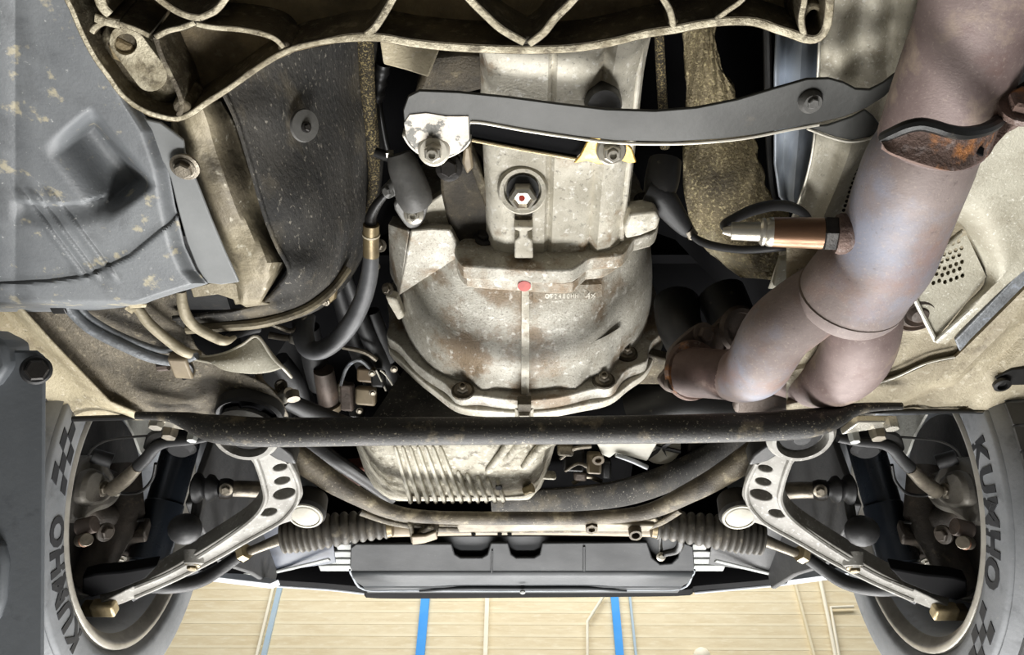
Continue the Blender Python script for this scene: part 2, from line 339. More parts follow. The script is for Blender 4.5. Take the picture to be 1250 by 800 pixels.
conduit('wall_conduit', 'pale conduit pipe running down the slatted wall by the right front tyre', [(998, 690), (1002, 712), (1012, 760), (1022, 812), (1030, 850)], 4.5)
conduit('wall_conduit', 'pale conduit pipe with square corner on the slatted wall, against the right tyre edge', [(1042, 741), (1014, 742), (1017, 760), (1026, 812), (1032, 850)], 4)
c = PY(857, 802, WY - .06)
lamp = thing('wall_lamp', 'small round white lamp globe on the tan slatted wall', 'lamp', c)
MB().lathe([(.05 * -math.cos(a), .05 * max(math.sin(a), .02)) for a in [math.pi * k / 8 for k in range(9)]], c, (0, 0, 1), 16).build('globe', condm, lamp)
MB().lathe([(0, .03), (.07, .03)], c, (0, 1, 0), 14).build('base', condm, lamp)

# ================================================================ car body
body = thing('car_body', 'underside shell of the lifted car, beige sills and grey underseal floor around the engine bay', 'car body', (0, .4, .8))
MB().box((0, .25, 1.42), (1, 0, 0), (0, 1, 0), (0, 0, 1), .9, 1.75, .02).build('light_block_shell', void, body)  # black lid added over the car to block skylight
for s in (-1, 1):
    MB().box((s * .88, .2, 1.1), (1, 0, 0), (0, 1, 0), (0, 0, 1), .012, .6, .3).build('side_panel', bump_, body)
    MB().box((s * .88, 1.35, 1.27), (1, 0, 0), (0, 1, 0), (0, 0, 1), .012, .6, .14).build('fender', bump_, body, bevel=.004)
    MB().prism([Vector((s * .53, y_, z_)) for y_, z_ in [(1.10, .765), (1.15, .76), (1.3, .775), (1.45, .845), (1.6, .90), (1.6, 1.41), (1.10, 1.41)]], (s * .012, 0, 0)).build('wheel_arch_liner', liner, body, bevel=.003)
    MB().box((s * .7, 1.02, 1.25), (1, 0, 0), (0, .9, .4), (0, -.4, .9), .17, .16, .006).build('wheel_arch_liner', liner, body)
for s in (0, 1):
    MB().prism([PX(a, b, -.60) for a, b in [(150, 505), (222, 508), (216, 528), (196, 545), (182, 566), (172, 552), (164, 530)]], (-.004, 0, 0)).build('inner_fender', M('pale_inner_fender', (172, 172, 166), (140, 140, 134), 14, .6, 0, .3, 200, [((90, 88, 82), 40, .62, .05, .6)]), body, mirror=bool(s))
# firewall, tunnel and bulkheads: black sheets painting in the engine bay darkness
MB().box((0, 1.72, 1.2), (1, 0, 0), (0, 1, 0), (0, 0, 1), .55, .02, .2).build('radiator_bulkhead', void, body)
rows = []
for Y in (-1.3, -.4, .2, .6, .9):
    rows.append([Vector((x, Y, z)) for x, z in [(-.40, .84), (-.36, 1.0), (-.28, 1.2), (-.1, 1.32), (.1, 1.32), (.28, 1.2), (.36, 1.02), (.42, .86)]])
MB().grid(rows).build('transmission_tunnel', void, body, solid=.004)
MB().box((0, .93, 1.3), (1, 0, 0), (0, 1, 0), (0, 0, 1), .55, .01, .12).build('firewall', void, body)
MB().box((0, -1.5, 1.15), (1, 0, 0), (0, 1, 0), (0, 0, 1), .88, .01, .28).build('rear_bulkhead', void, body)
# left floor and sill
def floor_edge(y): return ip([(330, 225), (400, 228), (425, 240), (446, 268), (458, 302), (470, 326), (490, 344), (508, 352)], y)
def seamx(y): return ip([(340, -12), (352, 0), (420, 62), (490, 130), (506, 168), (520, 175)], y)
rows = []
for j in range(30):
    y = lerp(330, 508, j / 29); r = []
    for i in range(40):
        x = lerp(seamx(y), floor_edge(y), i / 39)
        z = .757 - .016 * math.exp(-((x - 205) / 60) ** 2 - ((y - 480) / 26) ** 2) - .012 * math.exp(-((x - 330) / 40) ** 2 - ((y - 470) / 20) ** 2) + .012 * math.exp(-((x - 255) / 16) ** 2 - ((y - 478) / 18) ** 2) + .006 * sst(492, 508, y) - .01 * math.exp(-((x - seamx(y)) / 14) ** 2)
        r.append(P(x, y, z))
    rows.append(r)
MB().grid(rows).build('floor_pan', under, body, solid=.003)
rows = []
for j in range(26):
    y = lerp(330, 512, j / 25); r = []
    for i in range(16):
        t = i / 15; x = lerp(-70, seamx(y) + 4, t)
        z = .742 + .016 * sst(.55, .8, t) * (1 - sst(.86, .97, t)) - .008 * sst(.9, 1, t) + .006 * sst(495, 512, y)
        r.append(P(x, y, z))
    rows.append(r)
MB().grid(rows).build('sill', beige, body, solid=.003)
MB().tube([P(-60, 513, .745), P(58, 513, .745), P(110, 511, .745), P(180, 509, .748)], .004, 8).build('seam_flange', blk, body)
# right floor
def rfold(x): return ip([(960, 492), (1045, 474), (1100, 458), (1135, 442), (1165, 436), (1200, 402), (1250, 352), (1330, 280)], x)
rows = []
for i in range(61):
    x = lerp(960, 1330, i / 60); f = rfold(x); r = []
    for o_ in (-190, -120, -80, -56, -44, -38, -30, -20, -10, -5, -2.5, 0, 2.5, 6, 12, 20, 26, 30, 34, 40, 55, 75, 110, 160, 230):
        y = f + o_
        if y > 503: y = 503
        z = .752 - .012 * sst(-3, 3, o_) + .010 * sst(-32, -48, o_) * sst(1140, 1080, x) + .012 * sst(26, 34, o_) * sst(960, 1010, x) - .010 * sst(40, 80, o_) * sst(1150, 1220, x)
        z += .003 * math.sin(x / 21 + o_ / 9) * sst(4, 20, o_)
        r.append(P(x, y, z))
    rows.append(r)
MB().grid(rows).build('floor_pan', tanp2, body, solid=.003)
MB().tpx([(1042, 476, .738, 3), (1090, 462, .738, 3), (1130, 444, .738, 3), (1165, 436, .738, 3)], 6, 8).build('seam_flange', shieldB, body)
plate('sill_plate', [(1166, 416), (1172, 430), (1185, 415), (1260, 340), (1260, 318)], hz(.734), .006, linem, body)
plate('jack_plate', [(1215, 462), (1235, 452), (1262, 449), (1262, 470), (1222, 471)], hz(.736), .004, blk, body, bevel=.001)
MB().lathe([(0, .011), (.005, .011), (.006, .007), (.001, .006)], P(1222, 468, .734), DOWN, 18).build('drain_plug', blk, body)
MB().tube([P(1040, 503, .748), P(1150, 502, .745), P(1260, 504, .745), P(1330, 506, .745)], .003, 8).build('seam_flange', blk, body)
# rubber floor grommet
g = thing('rubber_grommet', 'round ribbed rubber grommet in the floor beside the perforated heat shield', 'grommet', P(1118, 376, .755))
MB().lathe([(0, .033), (.006, .034), (.010, .029), (.006, .026), (.010, .023), (.014, .018), (.009, .014), (.016, .010), (.018, .004)], P(1118, 376, .755), DOWN, 28).build('grommet_disc', dkiron, g)

# ================================================================ bumper cover, radiator, tray
bp = thing('bumper_cover', 'black front bumper underside with thin pale painted lip above the slatted wall', 'bumper', P(637, 725, .93))
rows = []
edge = [(215, 700), (262, 706), (330, 715), (400, 720), (446, 725), (462, 731), (640, 730), (826, 728), (850, 723), (930, 716), (985, 708), (1025, 700), (1060, 697)]
edge = cr(edge, 4)
rows.append([PY(x, y - 1, 1.84 - .30 * ((x - 637) / 420) ** 2) for x, y in edge])
rows.append([PY(x, y - 8, 1.80 - .30 * ((x - 637) / 420) ** 2) for x, y in edge])
rows.append([PY(x, y - 44, 1.76 - .30 * ((x - 637) / 420) ** 2) for x, y in edge])
MB().grid(rows).build('lower_lip', void, bp, solid=.004)
for a, b in (([(236, 703), (262, 706), (292, 712), (330, 716), (400, 720), (440, 724)]), ([(850, 724), (930, 717), (960, 713), (985, 705), (1005, 701), (1035, 700)])) if False else ():
    pass
def fasc(x): return 1.84 - .30 * ((x - 637) / 420) ** 2
for lst in ([(225, 701), (262, 706), (292, 710), (330, 715), (400, 720), (446, 725)], [(848, 724), (930, 716.5), (960, 713), (985, 706), (1010, 701), (1045, 698)]):
    q = cr(lst, 4)
    MB().tube([PY(x, y, fasc(x)) for x, y in q], .0032, 8).build('painted_edge', bump_, bp)
for s, xs in ((-1, [(222, 694), (255, 699), (300, 701), (340, 708), (330, 713), (262, 705), (222, 702)]), (1, [(1050, 690), (1020, 694), (985, 697), (962, 709), (985, 706), (1015, 702), (1050, 699)])):
    MB().prism([PY(x, y, 1.52) for x, y in xs], (0, .02, 0)).build('painted_corner', bump_, bp, bevel=.001)
rows = []
for j, (yy, zz) in enumerate([(0, 1.86), (0, 1.88), (.02, 1.86)]):
    rows.append([Vector((x, zz - .40 * abs(x / .8) ** 2, 1.05 + .12 * j)) for x in [(-.85 + 1.7 * i / 24) for i in range(25)]])
MB().grid(rows).build('bumper_skin', bump_, bp, solid=.004)
# splash shields on either side
for s in (0, 1):
    sp = thing('splash_shield', ('dark blue-grey splash shield below the left steering boot' if not s else 'dark splash shield below the right steering boot and tie rod'), 'splash shield', P(330 if not s else 944, 680, .93))
    mp_ = [(225, 640), (330, 640), (405, 652), (410, 688), (352, 696), (300, 704), (246, 705), (225, 700)]
    plate('shield_panel', mp_, hz(.935), .004, (liner if s else M('bluegrey_splash_plastic', (78, 84, 96), (62, 66, 76), 6, .5, 0, .05)), sp, mirror=bool(s))
    MB().tube([P(246, 704, .932), P(330, 700, .932), P(352, 695, .93), P(402, 683, .92)], .005, 8, flat=.5).build('pale_edge', finm, sp, mirror=bool(s))
# radiator fins either side
for s in (0, 1):
    rd = thing('cooler_fins', ('stack of pale louvred cooler fins left of the black undertray' if not s else 'stack of pale louvred cooler fins right of the black undertray'), 'radiator', P(415 if not s else 860, 690, .95))
    for (x0, x1, y0, y1) in [(409, 436, 657, 663), (409, 428, 665, 672), (402, 427, 674, 681), (393, 428, 683, 689), (388, 428, 691, 698)]:
        if s: x0, x1 = 1274 - x1, 1274 - x0
        z = .955
        MB().prism([P(x0, y0, z), P(x1 + 14 * (1 - 2 * s) * (not s), y0, z), P(x1 + 14 * (not s), y1, z), P(x0 + 3, y1, z)] if not s else [P(x0 - 14, y0, z), P(x1, y0, z), P(x1 - 3, y1, z), P(x0 - 14, y1, z)], (0, 0, .01)).build('fin', finm, rd, bevel=.002)
# undertray
tr = thing('radiator_undertray', 'black moulded plastic undertray with two notches below the radiator', 'undertray', P(637, 690, .90))
tz = .905
main = [(428, 670), (434, 665), (551, 665), (555, 678), (562, 682), (588, 682), (595, 678), (599, 664), (620, 664), (624, 678), (630, 682), (652, 682), (659, 678), (662, 664), (790, 663), (796, 682), (806, 690), (820, 689), (828, 682), (832, 663), (846, 668), (848, 692), (846, 699), (430, 699), (427, 692)]
plate('tray_panel', main, hz(tz), .006, tray, tr, bevel=.002)
plate('tray_recess', [(428, 656), (846, 654), (846, 695), (428, 695)], hz(tz + .018), .005, tray, tr)
rows = [[P(x, y, z) for x in xs] for (y, z, xs) in [(698, tz, [429, 500, 637, 770, 847]), (704, tz + .002, [430, 500, 637, 770, 846]), (711, tz + .012, [437, 500, 637, 770, 839]), (715, tz + .016, [443, 500, 637, 770, 833]), (717, tz + .014, [444, 500, 637, 770, 832]), (723, tz + .03, [449, 500, 637, 770, 827])]]
MB().grid(rows).build('tray_lip', traylip, tr, solid=.004)
MB().tpx([(512, 722, tz + .012, 3), (560, 719, tz + .01, 4), (637, 719, tz + .01, 4), (720, 719, tz + .01, 4), (765, 722, tz + .012, 3)], 4, 8).build('lip_bead', traylip, tr)
MB().tpx([(427, 696, tz + .002, 3), (430, 703, tz + .002, 3), (445, 720, tz + .02, 3), (500, 720.5, tz + .02, 4), (637, 721, tz + .02, 4), (770, 720, tz + .02, 4), (831, 719, tz + .02, 3), (845, 703, tz + .002, 3), (848, 696, tz + .002, 3)], 4, 8).build('lip_edge', M('pale_tray_edge', (150, 156, 162), (128, 134, 140), 20, .5, 0, .05), tr)
MB().lathe([(0, .006), (.004, .006), (.006, .003)], P(638, 722, tz), DOWN, 14).build('clip', finm, tr)
MB().tpx([(600, 700, tz - .002, 2), (601, 672, tz - .002, 2)], 2, 6).build('moulding_line', tray, tr)
MB().tpx([(713, 697, tz - .001, 3), (713, 667, tz - .001, 3)], 2, 6).build('moulding_line', tray, tr)
# hook-shaped bracket at the tray's right notch
hk = thing('hose_bracket', 'small black bent hook bracket hanging at the right notch of the undertray', 'bracket', P(815, 670, .85))
MB().tpx([(829, 645, .85, 10), (831, 662, .85, 10), (826, 672, .85, 9), (812, 676, .85, 8), (805, 680, .85, 8)], 5, 12).build('hook', blk, hk)
MB().tpx([(806, 645, .86, 5), (806, 665, .86, 5), (808, 678, .86, 6)], 4, 10).build('strut', blk, hk)
bolt(hk, P(807, 680, .845), (0, -.6, -.8), .006, silv)

# ================================================================ subframe
sf = thing('front_subframe', 'dusty brown tubular front subframe curving below the finned oil pan', 'subframe', P(637, 634, .78))
tube = [(338, 540, .82, 36), (368, 562, .81, 36), (405, 588, .80, 32), (440, 608, .79, 26), (475, 624, .785, 22), (515, 631, .78, 19), (580, 633, .78, 19), (640, 633, .78, 19), (700, 633, .78, 19), (760, 630, .78, 20), (800, 622, .785, 23), (838, 604, .79, 28), (872, 586, .80, 32), (906, 564, .81, 36), (938, 540, .82, 36)]
MB().tpx(tube, 5, 20, flat=.75).build('main_tube', subm, sf)
MB().tpx([(440, 626, .79, 10), (475, 638, .785, 9), (520, 645, .78, 9), (560, 647, .78, 9), (640, 648, .78, 9), (740, 647, .78, 9), (795, 643, .785, 9), (830, 624, .79, 10)], 5, 12, flat=.6).build('lower_flange', subm, sf)
plate('lower_plate', [(475, 634), (520, 641), (640, 642), (780, 640), (800, 632), (806, 640), (780, 651), (720, 652), (560, 652), (510, 648)], hz(.80), .012, subm, sf, bevel=.003)
plate('rack_clamp', [(556, 641), (575, 638), (740, 639), (800, 642), (792, 650), (740, 650), (690, 649), (560, 651)], hz(.775), .01, M('pale_dusty_steel', (150, 142, 122), (112, 104, 90), 20, .5, .3, .2, 150), sf, bevel=.003)
for px in (578, 610, 622): MB().lathe([(0, .004), (.004, .004), (.004, .002)], P(px, 650.5, .778), (0, .7, -.7), 10).build('hole_plug', blk, sf)
MB().lathe([(-.004, .011), (.012, .011), (.012, .007), (.002, .007)], P(775, 648, .772), (0, -.2, -1), 20).build('boss', subm, sf)
MB().lathe([(-.004, .011), (.008, .011), (.008, .006), (.002, .006)], P(722, 643, .772), (0, -.2, -1), 6).build('nut', subm, sf)
# cast bracket left of centre
cb = thing('mount_bracket', 'small brown cast bracket hanging below the subframe left of centre', 'bracket', P(517, 652, .77))
MB().prism([P(a, b, .768) for a, b in [(497, 640), (503, 643), (506, 655), (515, 650), (522, 644), (530, 645), (535, 652), (533, 660), (518, 663), (502, 665), (500, 655)]], (0, 0, .02)).build('casting', castm, cb, bevel=.003)
MB().prism([P(a, b, .762) for a, b in [(502, 656), (519, 655), (532, 650), (534, 659), (518, 664), (503, 666)]], (0, 0, .006)).build('foot', tanp, cb, bevel=.002)
# steering rack and boots
rk = thing('steering_rack', 'steering rack with ribbed rubber boots behind the front subframe', 'steering rack', P(637, 644, .83))
MB().tpx([(455, 642, .83, 28), (640, 640, .83, 26), (820, 642, .83, 28)], 6, 18).build('rack_tube', tanp, rk)
for s in (0, 1):
    b = MB(); pts = []; rad = []; N = 15
    path = [(474, 640, .815, 34), (440, 643, .81, 38), (400, 648, .80, 42), (370, 652, .795, 44), (344, 656, .79, 40)]
    q = cr(path, 12)
    def at(t):
        f = t * (len(q) - 1); i = min(int(f), len(q) - 2); u = f - i
        return tuple(lerp(q[i][k], q[i + 1][k], u) for k in range(4))
    for i in range(N * 6 + 1):
        t = i / (N * 6); a = at(t); p = P(*a[:3]); r = pxr(a[3], p) / 2
        w_ = abs(math.sin(math.pi * t * N)) ** .7
        pts.append(p); rad.append(r * (.80 + .22 * w_))
    b.tube(pts, rad, 24).build('bellows_boot', boot, rk, mirror=bool(s), smooth=60)
    MB().tpx([(480, 640, .815, 30), (472, 640, .815, 34)], 2, 18).build('boot_clamp', olive, rk, mirror=bool(s))
    MB().tpx([(350, 655, .79, 16), (318, 668, .785, 12), (298, 676, .78, 12), (285, 682, .775, 14)], 5, 12).build('tie_rod', silv if False else boltm, rk, mirror=bool(s))
    MB().tpx([(302, 673, .779, 20), (295, 677, .778, 20)], 2, 6).build('lock_nut', boltg, rk, mirror=bool(s))
    MB().tpx([(290, 680, .777, 15), (270, 694, .76, 16), (250, 706, .74, 18), (230, 713, .72, 18), (205, 716, .70, 18), (180, 716, .69, 18), (160, 722, .68, 26)], 5, 14).build('tie_rod_end', rub, rk, mirror=bool(s))
# dark heat-shield beam and clutter under the engine
bm_ = thing('anti_roll_bar', 'broad dusty black curved beam between the oil pan and the subframe', 'beam', P(740, 600, .93))
MB().tpx([(600, 612, .93, 40), (690, 610, .93, 42), (760, 602, .93, 46), (820, 582, .94, 46), (870, 556, .95, 42), (930, 520, .97, 40)], 6, 18, flat=.5).build('beam', felt, bm_)
lb = thing('engine_mount_arm', 'dark engine mount arm running down beside the oil pan', 'engine mount', P(400, 560, .95))
MB().tpx([(350, 520, .97, 44), (400, 556, .95, 26), (450, 590, .94, 20), (480, 612, .93, 16)], 5, 14, flat=.6).build('arm', blk, lb)
rb = thing('reddish_connector', 'reddish brown plastic box left of the finned oil pan', 'connector', P(440, 575, 1.0))
MB().box(P(440, 576, 1.0), (1, -.2, 0), (0, .8, -.3), (0, .3, 1), .036, .022, .02).build('housing', redb, rb, bevel=.005)

# ================================================================ rear crossbar
cbx = thing('suspension_crossbar', 'long dusty black tubular crossbar with flattened ends spanning the frame', 'crossbar', P(637, 526, .70))
spec = [(166, 507.5, .71, 10, .5), (205, 509, .71, 12, .5), (228, 514, .71, 22, .7), (250, 521, .705, 31, .9), (275, 525, .70, 36, 1), (330, 528, .70, 36, 1), (450, 527, .70, 35, 1), (640, 526, .70, 34, 1), (820, 524, .70, 35, 1), (930, 521, .70, 36, 1), (985, 517, .70, 36, 1), (1015, 511, .705, 29, .9), (1035, 503, .71, 20, .7), (1060, 497.5, .71, 12, .5), (1101, 496, .71, 9, .5)]
q = cr(spec, 6); pts = [P(*a[:3]) for a in q]
MB().tube(pts, [pxr(a[3], p) / 2 for a, p in zip(q, pts)], 24, True).build('bar', barm, cbx)
for px, py in ((513, 540), (805, 538.5)):
    MB().tpx([(px - 8, py, .688, 2), (px - 5, py, .6875, 5), (px + 5, py, .6875, 5), (px + 8, py, .688, 2)], 3, 10).build('drain_hole', void, cbx)
for s in (0, 1):
    MB().prism([P(a, b, .722) for a, b in [(184, 514), (230, 514), (250, 530), (196, 521)]], (0, 0, .012)).build('mounting_lug', silv, cbx, mirror=bool(s), bevel=.002)
    for (a, b, wd, ht, mt_) in ((192, 514, 19, 8, silv), (208, 526, 20, 9, boltm), (236, 530, 14, 7, finm)):
        p = P(a, b, .725); MB().lathe([(-.004, pxr(wd, p) * .5), (.006, pxr(wd, p) * .5), (.011, pxr(wd, p) * .44)], p, (0, .25, -.97), 6, rot=.5).build('bolt', mt_, cbx, mirror=bool(s))

# ================================================================ front suspension, per side
def suspension(s):
    sd = 'left' if not s else 'right'; mi = bool(s)
    PA, PB, PL_ = P(130, 740, .64), P(372, 630, .755), P(300, 545, .745)
    pl = plane3(PA, PB, PL_)
    arm = thing('control_arm', 'pale forged control arm with four oval holes on the %s front wheel' % sd, 'control arm', (Vector((-PB.x, PB.y, PB.z)) if s else PB), 'front control arms')
    out = [(290, 545), (322, 545), (338, 551), (352, 560), (360, 572), (367, 588), (370, 604), (364, 616), (358, 626), (364, 634), (345, 640), (318, 654), (290, 669), (265, 684), (240, 698), (205, 714), (165, 731), (145, 739), (128, 743), (122, 738), (136, 730), (164, 716), (200, 699), (238, 677), (275, 654), (303, 635), (318, 619), (322, 600), (318, 580), (306, 562)]
    hol = [ov(342, 571, 9, 4.2, 14, -12), ov(344.5, 587, 10, 4.6, 14, -12), ov(347, 603, 14, 6.5, 16, -14), ov(328, 625.5, 10.5, 4.8, 14, -12)]
    plate('arm_forging', out, pl, .028, armm, arm, hol, bevel=.003, sm=3, mirror=mi)
    e1 = [(308, 552), (316, 572), (322, 592), (324, 610), (312, 630), (280, 655), (240, 681), (204, 701), (165, 717)]
    e2 = [(352, 564), (360, 580), (365, 597), (362, 614), (352, 628), (338, 640), (300, 661), (262, 683), (215, 707), (165, 729)]
    for e, wd in ((e1, 7), (e2, 6)):
        q = cr(e, 5); MB().tube([ON(a, b, pl) for a, b in q], pxr(wd, PB) / 2, 8).build('edge_rib', armm, arm, mirror=mi)
    # floor of the big pressed dimple, raised boss and nut halfway along
    MB().lathe([(-.02, pxr(26, PB) / 2), (.0, pxr(24, PB) / 2), (.004, pxr(16, PB) / 2)], ON(236, 688, pl), (0, .45, -.9), 16).build('boss', armm, arm, mirror=mi)
    bolt(arm, ON(236, 688, pl) + Vector((0, 0, -.004)), (0, .2, -1), .008, olive, 'nut', mirror=mi)
    # inner ball joint, dark body colour paints in its shaded side
    c = P(373, 629, .752)
    MB().lathe([(.04, .022), (.036, .029), (.012, .031), (.004, .032), (-.002, .029)], c, (0, .12, 1), 28).build('ball_joint', rimdk, arm, mirror=mi)
    MB().lathe([(.0, .029), (-.004, .027), (-.004, .024), (-.001, .024), (-.004, .021), (-.006, .012)], c, (0, .12, 1), 28).build('joint_cap', wht, arm, mirror=mi)
    # outer joint
    c2 = PX(132, 716, -.64)
    plate('joint_housing', [(100, 706), (116, 702), (150, 699), (192, 692), (178, 707), (142, 722), (112, 730), (100, 724)], hz(.648), .02, void, arm, bevel=.003, mirror=mi)
    MB().box(ON(128, 741, pl) + Vector((0, 0, -.002)), (1, 0, 0), (0, 1, -.3), (0, .3, 1), pxr(29, PA) / 2, .012, .010).build('castle_nut', boltg, arm, bevel=.004, mirror=mi)
    MB().box(ON(116, 746, pl) + Vector((0, 0, .004)), (1, 0, 0), (0, 1, -.3), (0, .3, 1), .02, .010, .010).build('pinch_lug', olive, arm, bevel=.003, mirror=mi)
    # rear bushing: round cup above the crossbar
    c3 = P(302, 523, .75)
    MB().lathe([(.0, .044), (-.006, .048), (-.014, .048), (-.022, .042), (-.022, .036), (-.008, .034)], c3, (0, .1, 1), 32).build('rear_bushing_cup', armm, arm, mirror=mi)
    MB().lathe([(-.004, .036), (-.012, .03), (-.012, .014), (-.02, .012)], c3, (0, .1, 1), 24).build('rubber_bushing', rub, arm, mirror=mi)
    plate('bushing_bracket', [(322, 540), (342, 545), (356, 556), (362, 568), (350, 566), (338, 562), (328, 556)], hz(.742), .03, blk, arm, bevel=.003, mirror=mi)
    # strut
    st = thing('suspension_strut', 'glossy black %s front suspension strut tube inside the wheel' % sd, 'strut', P(198 if not s else 1076, 615, .83), 'front struts')
    A, B = P(226, 528, .95), P(180, 688, .735)
    ax = (B - A).normalized()
    MB().lathe([(0, .031), ((B - A).length * .55, .031), ((B - A).length * .56, .033), ((B - A).length - .004, .033), ((B - A).length, .03)], A, ax, 32).build('strut_tube', strutm, st, mirror=mi)
    for px, py, mm in ((192, 692, boltg), (147, 682, silv)):
        bolt(st, P(px, py, .735), (.1, .1, -1), .007, mm, mirror=mi)
    MB().prism([P(a, b, .75) for a, b in [(132, 655), (176, 650), (186, 690), (190, 700), (160, 708), (142, 690)]], (0, 0, .03)).build('strut_clamp', knk, st, bevel=.004, mirror=mi)
    MB().tpx([(131, 637, .76, 4), (160, 636, .765, 5), (176, 635, .77, 4)], 4, 8).build('hose_clip', blk, st, mirror=mi)
    MB().lathe([(0, .022), (.018, .024), (.026, .016)], P(224, 534, .80), (0, .1, -1), 18).build('upper_cap', rub, st, mirror=mi)
    # anti-roll bar link
    lk_ = thing('drop_link', 'black anti-roll bar drop link beside the %s front strut' % sd, 'drop link', P(240 if not s else 1034, 600, .85), 'anti-roll bar drop links')
    MB().tpx([(345, 600, .83, 20), (300, 597, .80, 20), (268, 597, .775, 19)], 4, 16).build('bar_end', boltm, lk_, mirror=mi)
    MB().tpx([(284, 597, .768, 22), (277, 597, .766, 26), (268, 597, .764, 24)], 3, 14).build('nut', boltd, lk_, mirror=mi)
    bolt(lk_, P(276, 598, .752), (.1, -.5, -.9), .007, boltm, mirror=mi)
    b = MB(); pts = [P(lerp(268, 236, t / 8), 596, .765) for t in range(9)]
    b.tube(pts, [pxr(v, pts[0]) / 2 for v in (18, 22, 32, 34, 24, 24, 36, 38, 26)], 18).build('rubber_boot', rub, lk_, mirror=mi, smooth=60)
    MB().tpx([(242, 600, .765, 12), (240, 620, .745, 12), (236, 640, .725, 12)], 4, 12).build('link_rod', blk, lk_, mirror=mi)
    b = P(226, 646, .71); MB().lathe([(-.024 * math.cos(a), .026 * max(math.sin(a), .02)) for a in [math.pi * k / 8 for k in range(9)]], b, (0, .5, -1), 18).build('lower_joint', rub, lk_, mirror=mi, smooth=60)
    # ---------------- wheel
    X0 = -.63; cy, cz = 1.139, .794; ctr = Vector((X0, cy, cz))
    wp = Vector((-X0, cy, cz)) if s else ctr
    wl = thing('wheel', '%s front wheel with grey tyre lettered in dark capitals' % sd, 'wheel', wp, 'front wheels')
    axd = (-1, 0, 0)
    prof = [(.030, .222), (.014, .226), (.006, .2345), (.0, .2385), (-.002, .249), (-.002, .291), (.0, .295), (.0045, .2965), (.005, .298), (.003, .2995), (.008, .305), (.016, .310), (.028, .3155), (.045, .318), (.11, .320), (.175, .318), (.20, .312), (.215, .29), (.218, .26), (.208, .23), (.19, .222)]
    ty = MB().lathe(prof, ctr, axd, 96, caps=False).build('tyre', tirem, wl, mirror=mi, smooth=50)
    def side_x(r):
        return ip([(b_, a_) for a_, b_ in prof[1:13]], r)
    n = Vector((1, 0, 0)); e1 = Vector((0, 0, 1)); e2 = e1.cross(n)
    if s: e2 = -e2       # letters are laid out before mirroring, so run them the other way round on the right
    def wrap(me, phi, r0, name, lift, mirror_x):
        """curve a flat mesh around the sidewall"""
        vs = []
        for v in me.vertices:
            a = phi + v.co.x / r0; rr = r0 + v.co.y
            vs.append(ctr + (e1 * math.cos(a) + e2 * math.sin(a)) * rr + Vector((1, 0, 0)) * (-side_x(rr) + lift * v.co.z))
        b = MB(); b.add(vs, [tuple(p.vertices) for p in me.polygons]); return b.build(name, letm, ty, mirror=mi, smooth=30)
    base = R(-152) if not s else R(127)
    for i, ch in enumerate('KUMHO'):
        me = text_mesh(ch, .046, 1.0, .002)
        for v in me.vertices: v.co.x *= 1.05
        wrap(me, base + R((i - 2) * 9.2), .2425, 'letter', .0011, mi); bpy.data.meshes.remove(me)
    for i in range(4):
        for j in range(3):
            if (i + j) % 2: continue
            me = bpy.data.meshes.new('cell'); x0 = i * .021 + j * .006; y0 = j * .013
            me.from_pydata([(x0, y0, 1), (x0 + .021, y0, 1), (x0 + .027, y0 + .013, 1), (x0 + .006, y0 + .013, 1), (x0, y0, -1), (x0 + .021, y0, -1), (x0 + .027, y0 + .013, -1), (x0 + .006, y0 + .013, -1)], [], [(0, 1, 2, 3), (7, 6, 5, 4), (0, 4, 5, 1), (1, 5, 6, 2), (2, 6, 7, 3), (3, 7, 4, 0)])
            wrap(me, base + R(29), .247, 'chequer_mark', .0011, mi); bpy.data.meshes.remove(me)
    # tread blocks round the inner shoulder
    tb = None; N = 56
    for k_ in range(N):
        a = 2 * math.pi * k_ / N
        for row, (x0, x1, rr, hh) in enumerate([(.018, .062, .3135, .0065), (.070, .108, .3225, .0055)]):
            if row == 1 and k_ % 2: continue
            da = 2 * math.pi / N * (.44 if row == 0 else .92)
            cs = []
            for xx in (x0, x1):
                for aa in (a - da, a + da):
                    rb_ = rr + (.0045 if (row == 0 and xx == x1) else 0)
                    for r2 in (rb_ - .004, rb_ + hh - .004):
                        cs.append(ctr + Vector((-xx, 0, 0)) + Vector((0, math.sin(aa), math.cos(aa))) * r2)
            b = MB(); b.add(cs, [(0, 1, 3, 2), (4, 6, 7, 5), (0, 4, 5, 1), (2, 3, 7, 6), (0, 2, 6, 4), (1, 5, 7, 3)])
            b.build('tread_block', treadm, ty, mirror=mi)
    MB().lathe([(.020, .2045), (.016, .206), (.010, .214), (.004, .218), (.002, .224), (.005, .229), (.012, .230), (.016, .226)], ctr, axd, 96, caps=False).build('rim_lip', rimm, wl, mirror=mi, smooth=50)
    MB().lathe([(.018, .2055), (.03, .2005), (.05, .196), (.08, .19), (.15, .186), (.185, .19), (.19, .17)], ctr, axd, 72, caps=False).build('rim_barrel', rimin, wl, mirror=mi, smooth=50)
    MB().lathe([(.186, .19), (.176, .15), (.17, .08), (.17, .01)], ctr, axd, 48).build('wheel_disc', rimdk, wl, mirror=mi)
    for k_ in range(5):
        a = 2 * math.pi * k_ / 5 + .3; dv = Vector((0, math.sin(a), math.cos(a))); pv = Vector((0, math.cos(a), -math.sin(a)))
        MB().box(ctr + Vector((-.168, 0, 0)) + dv * .125, dv, pv, (1, 0, 0), .065, .024, .010).build('spoke', rimdk, wl, bevel=.005, mirror=mi)
    # ---------------- brake and knuckle
    br = thing('brake_assembly', 'grimy brake caliper, disc and knuckle inside the %s front wheel' % sd, 'brake', wp + Vector((.06 * (1 if s else -1), 0, 0)), 'front brakes')
    c = ctr + Vector((-.085, 0, 0))
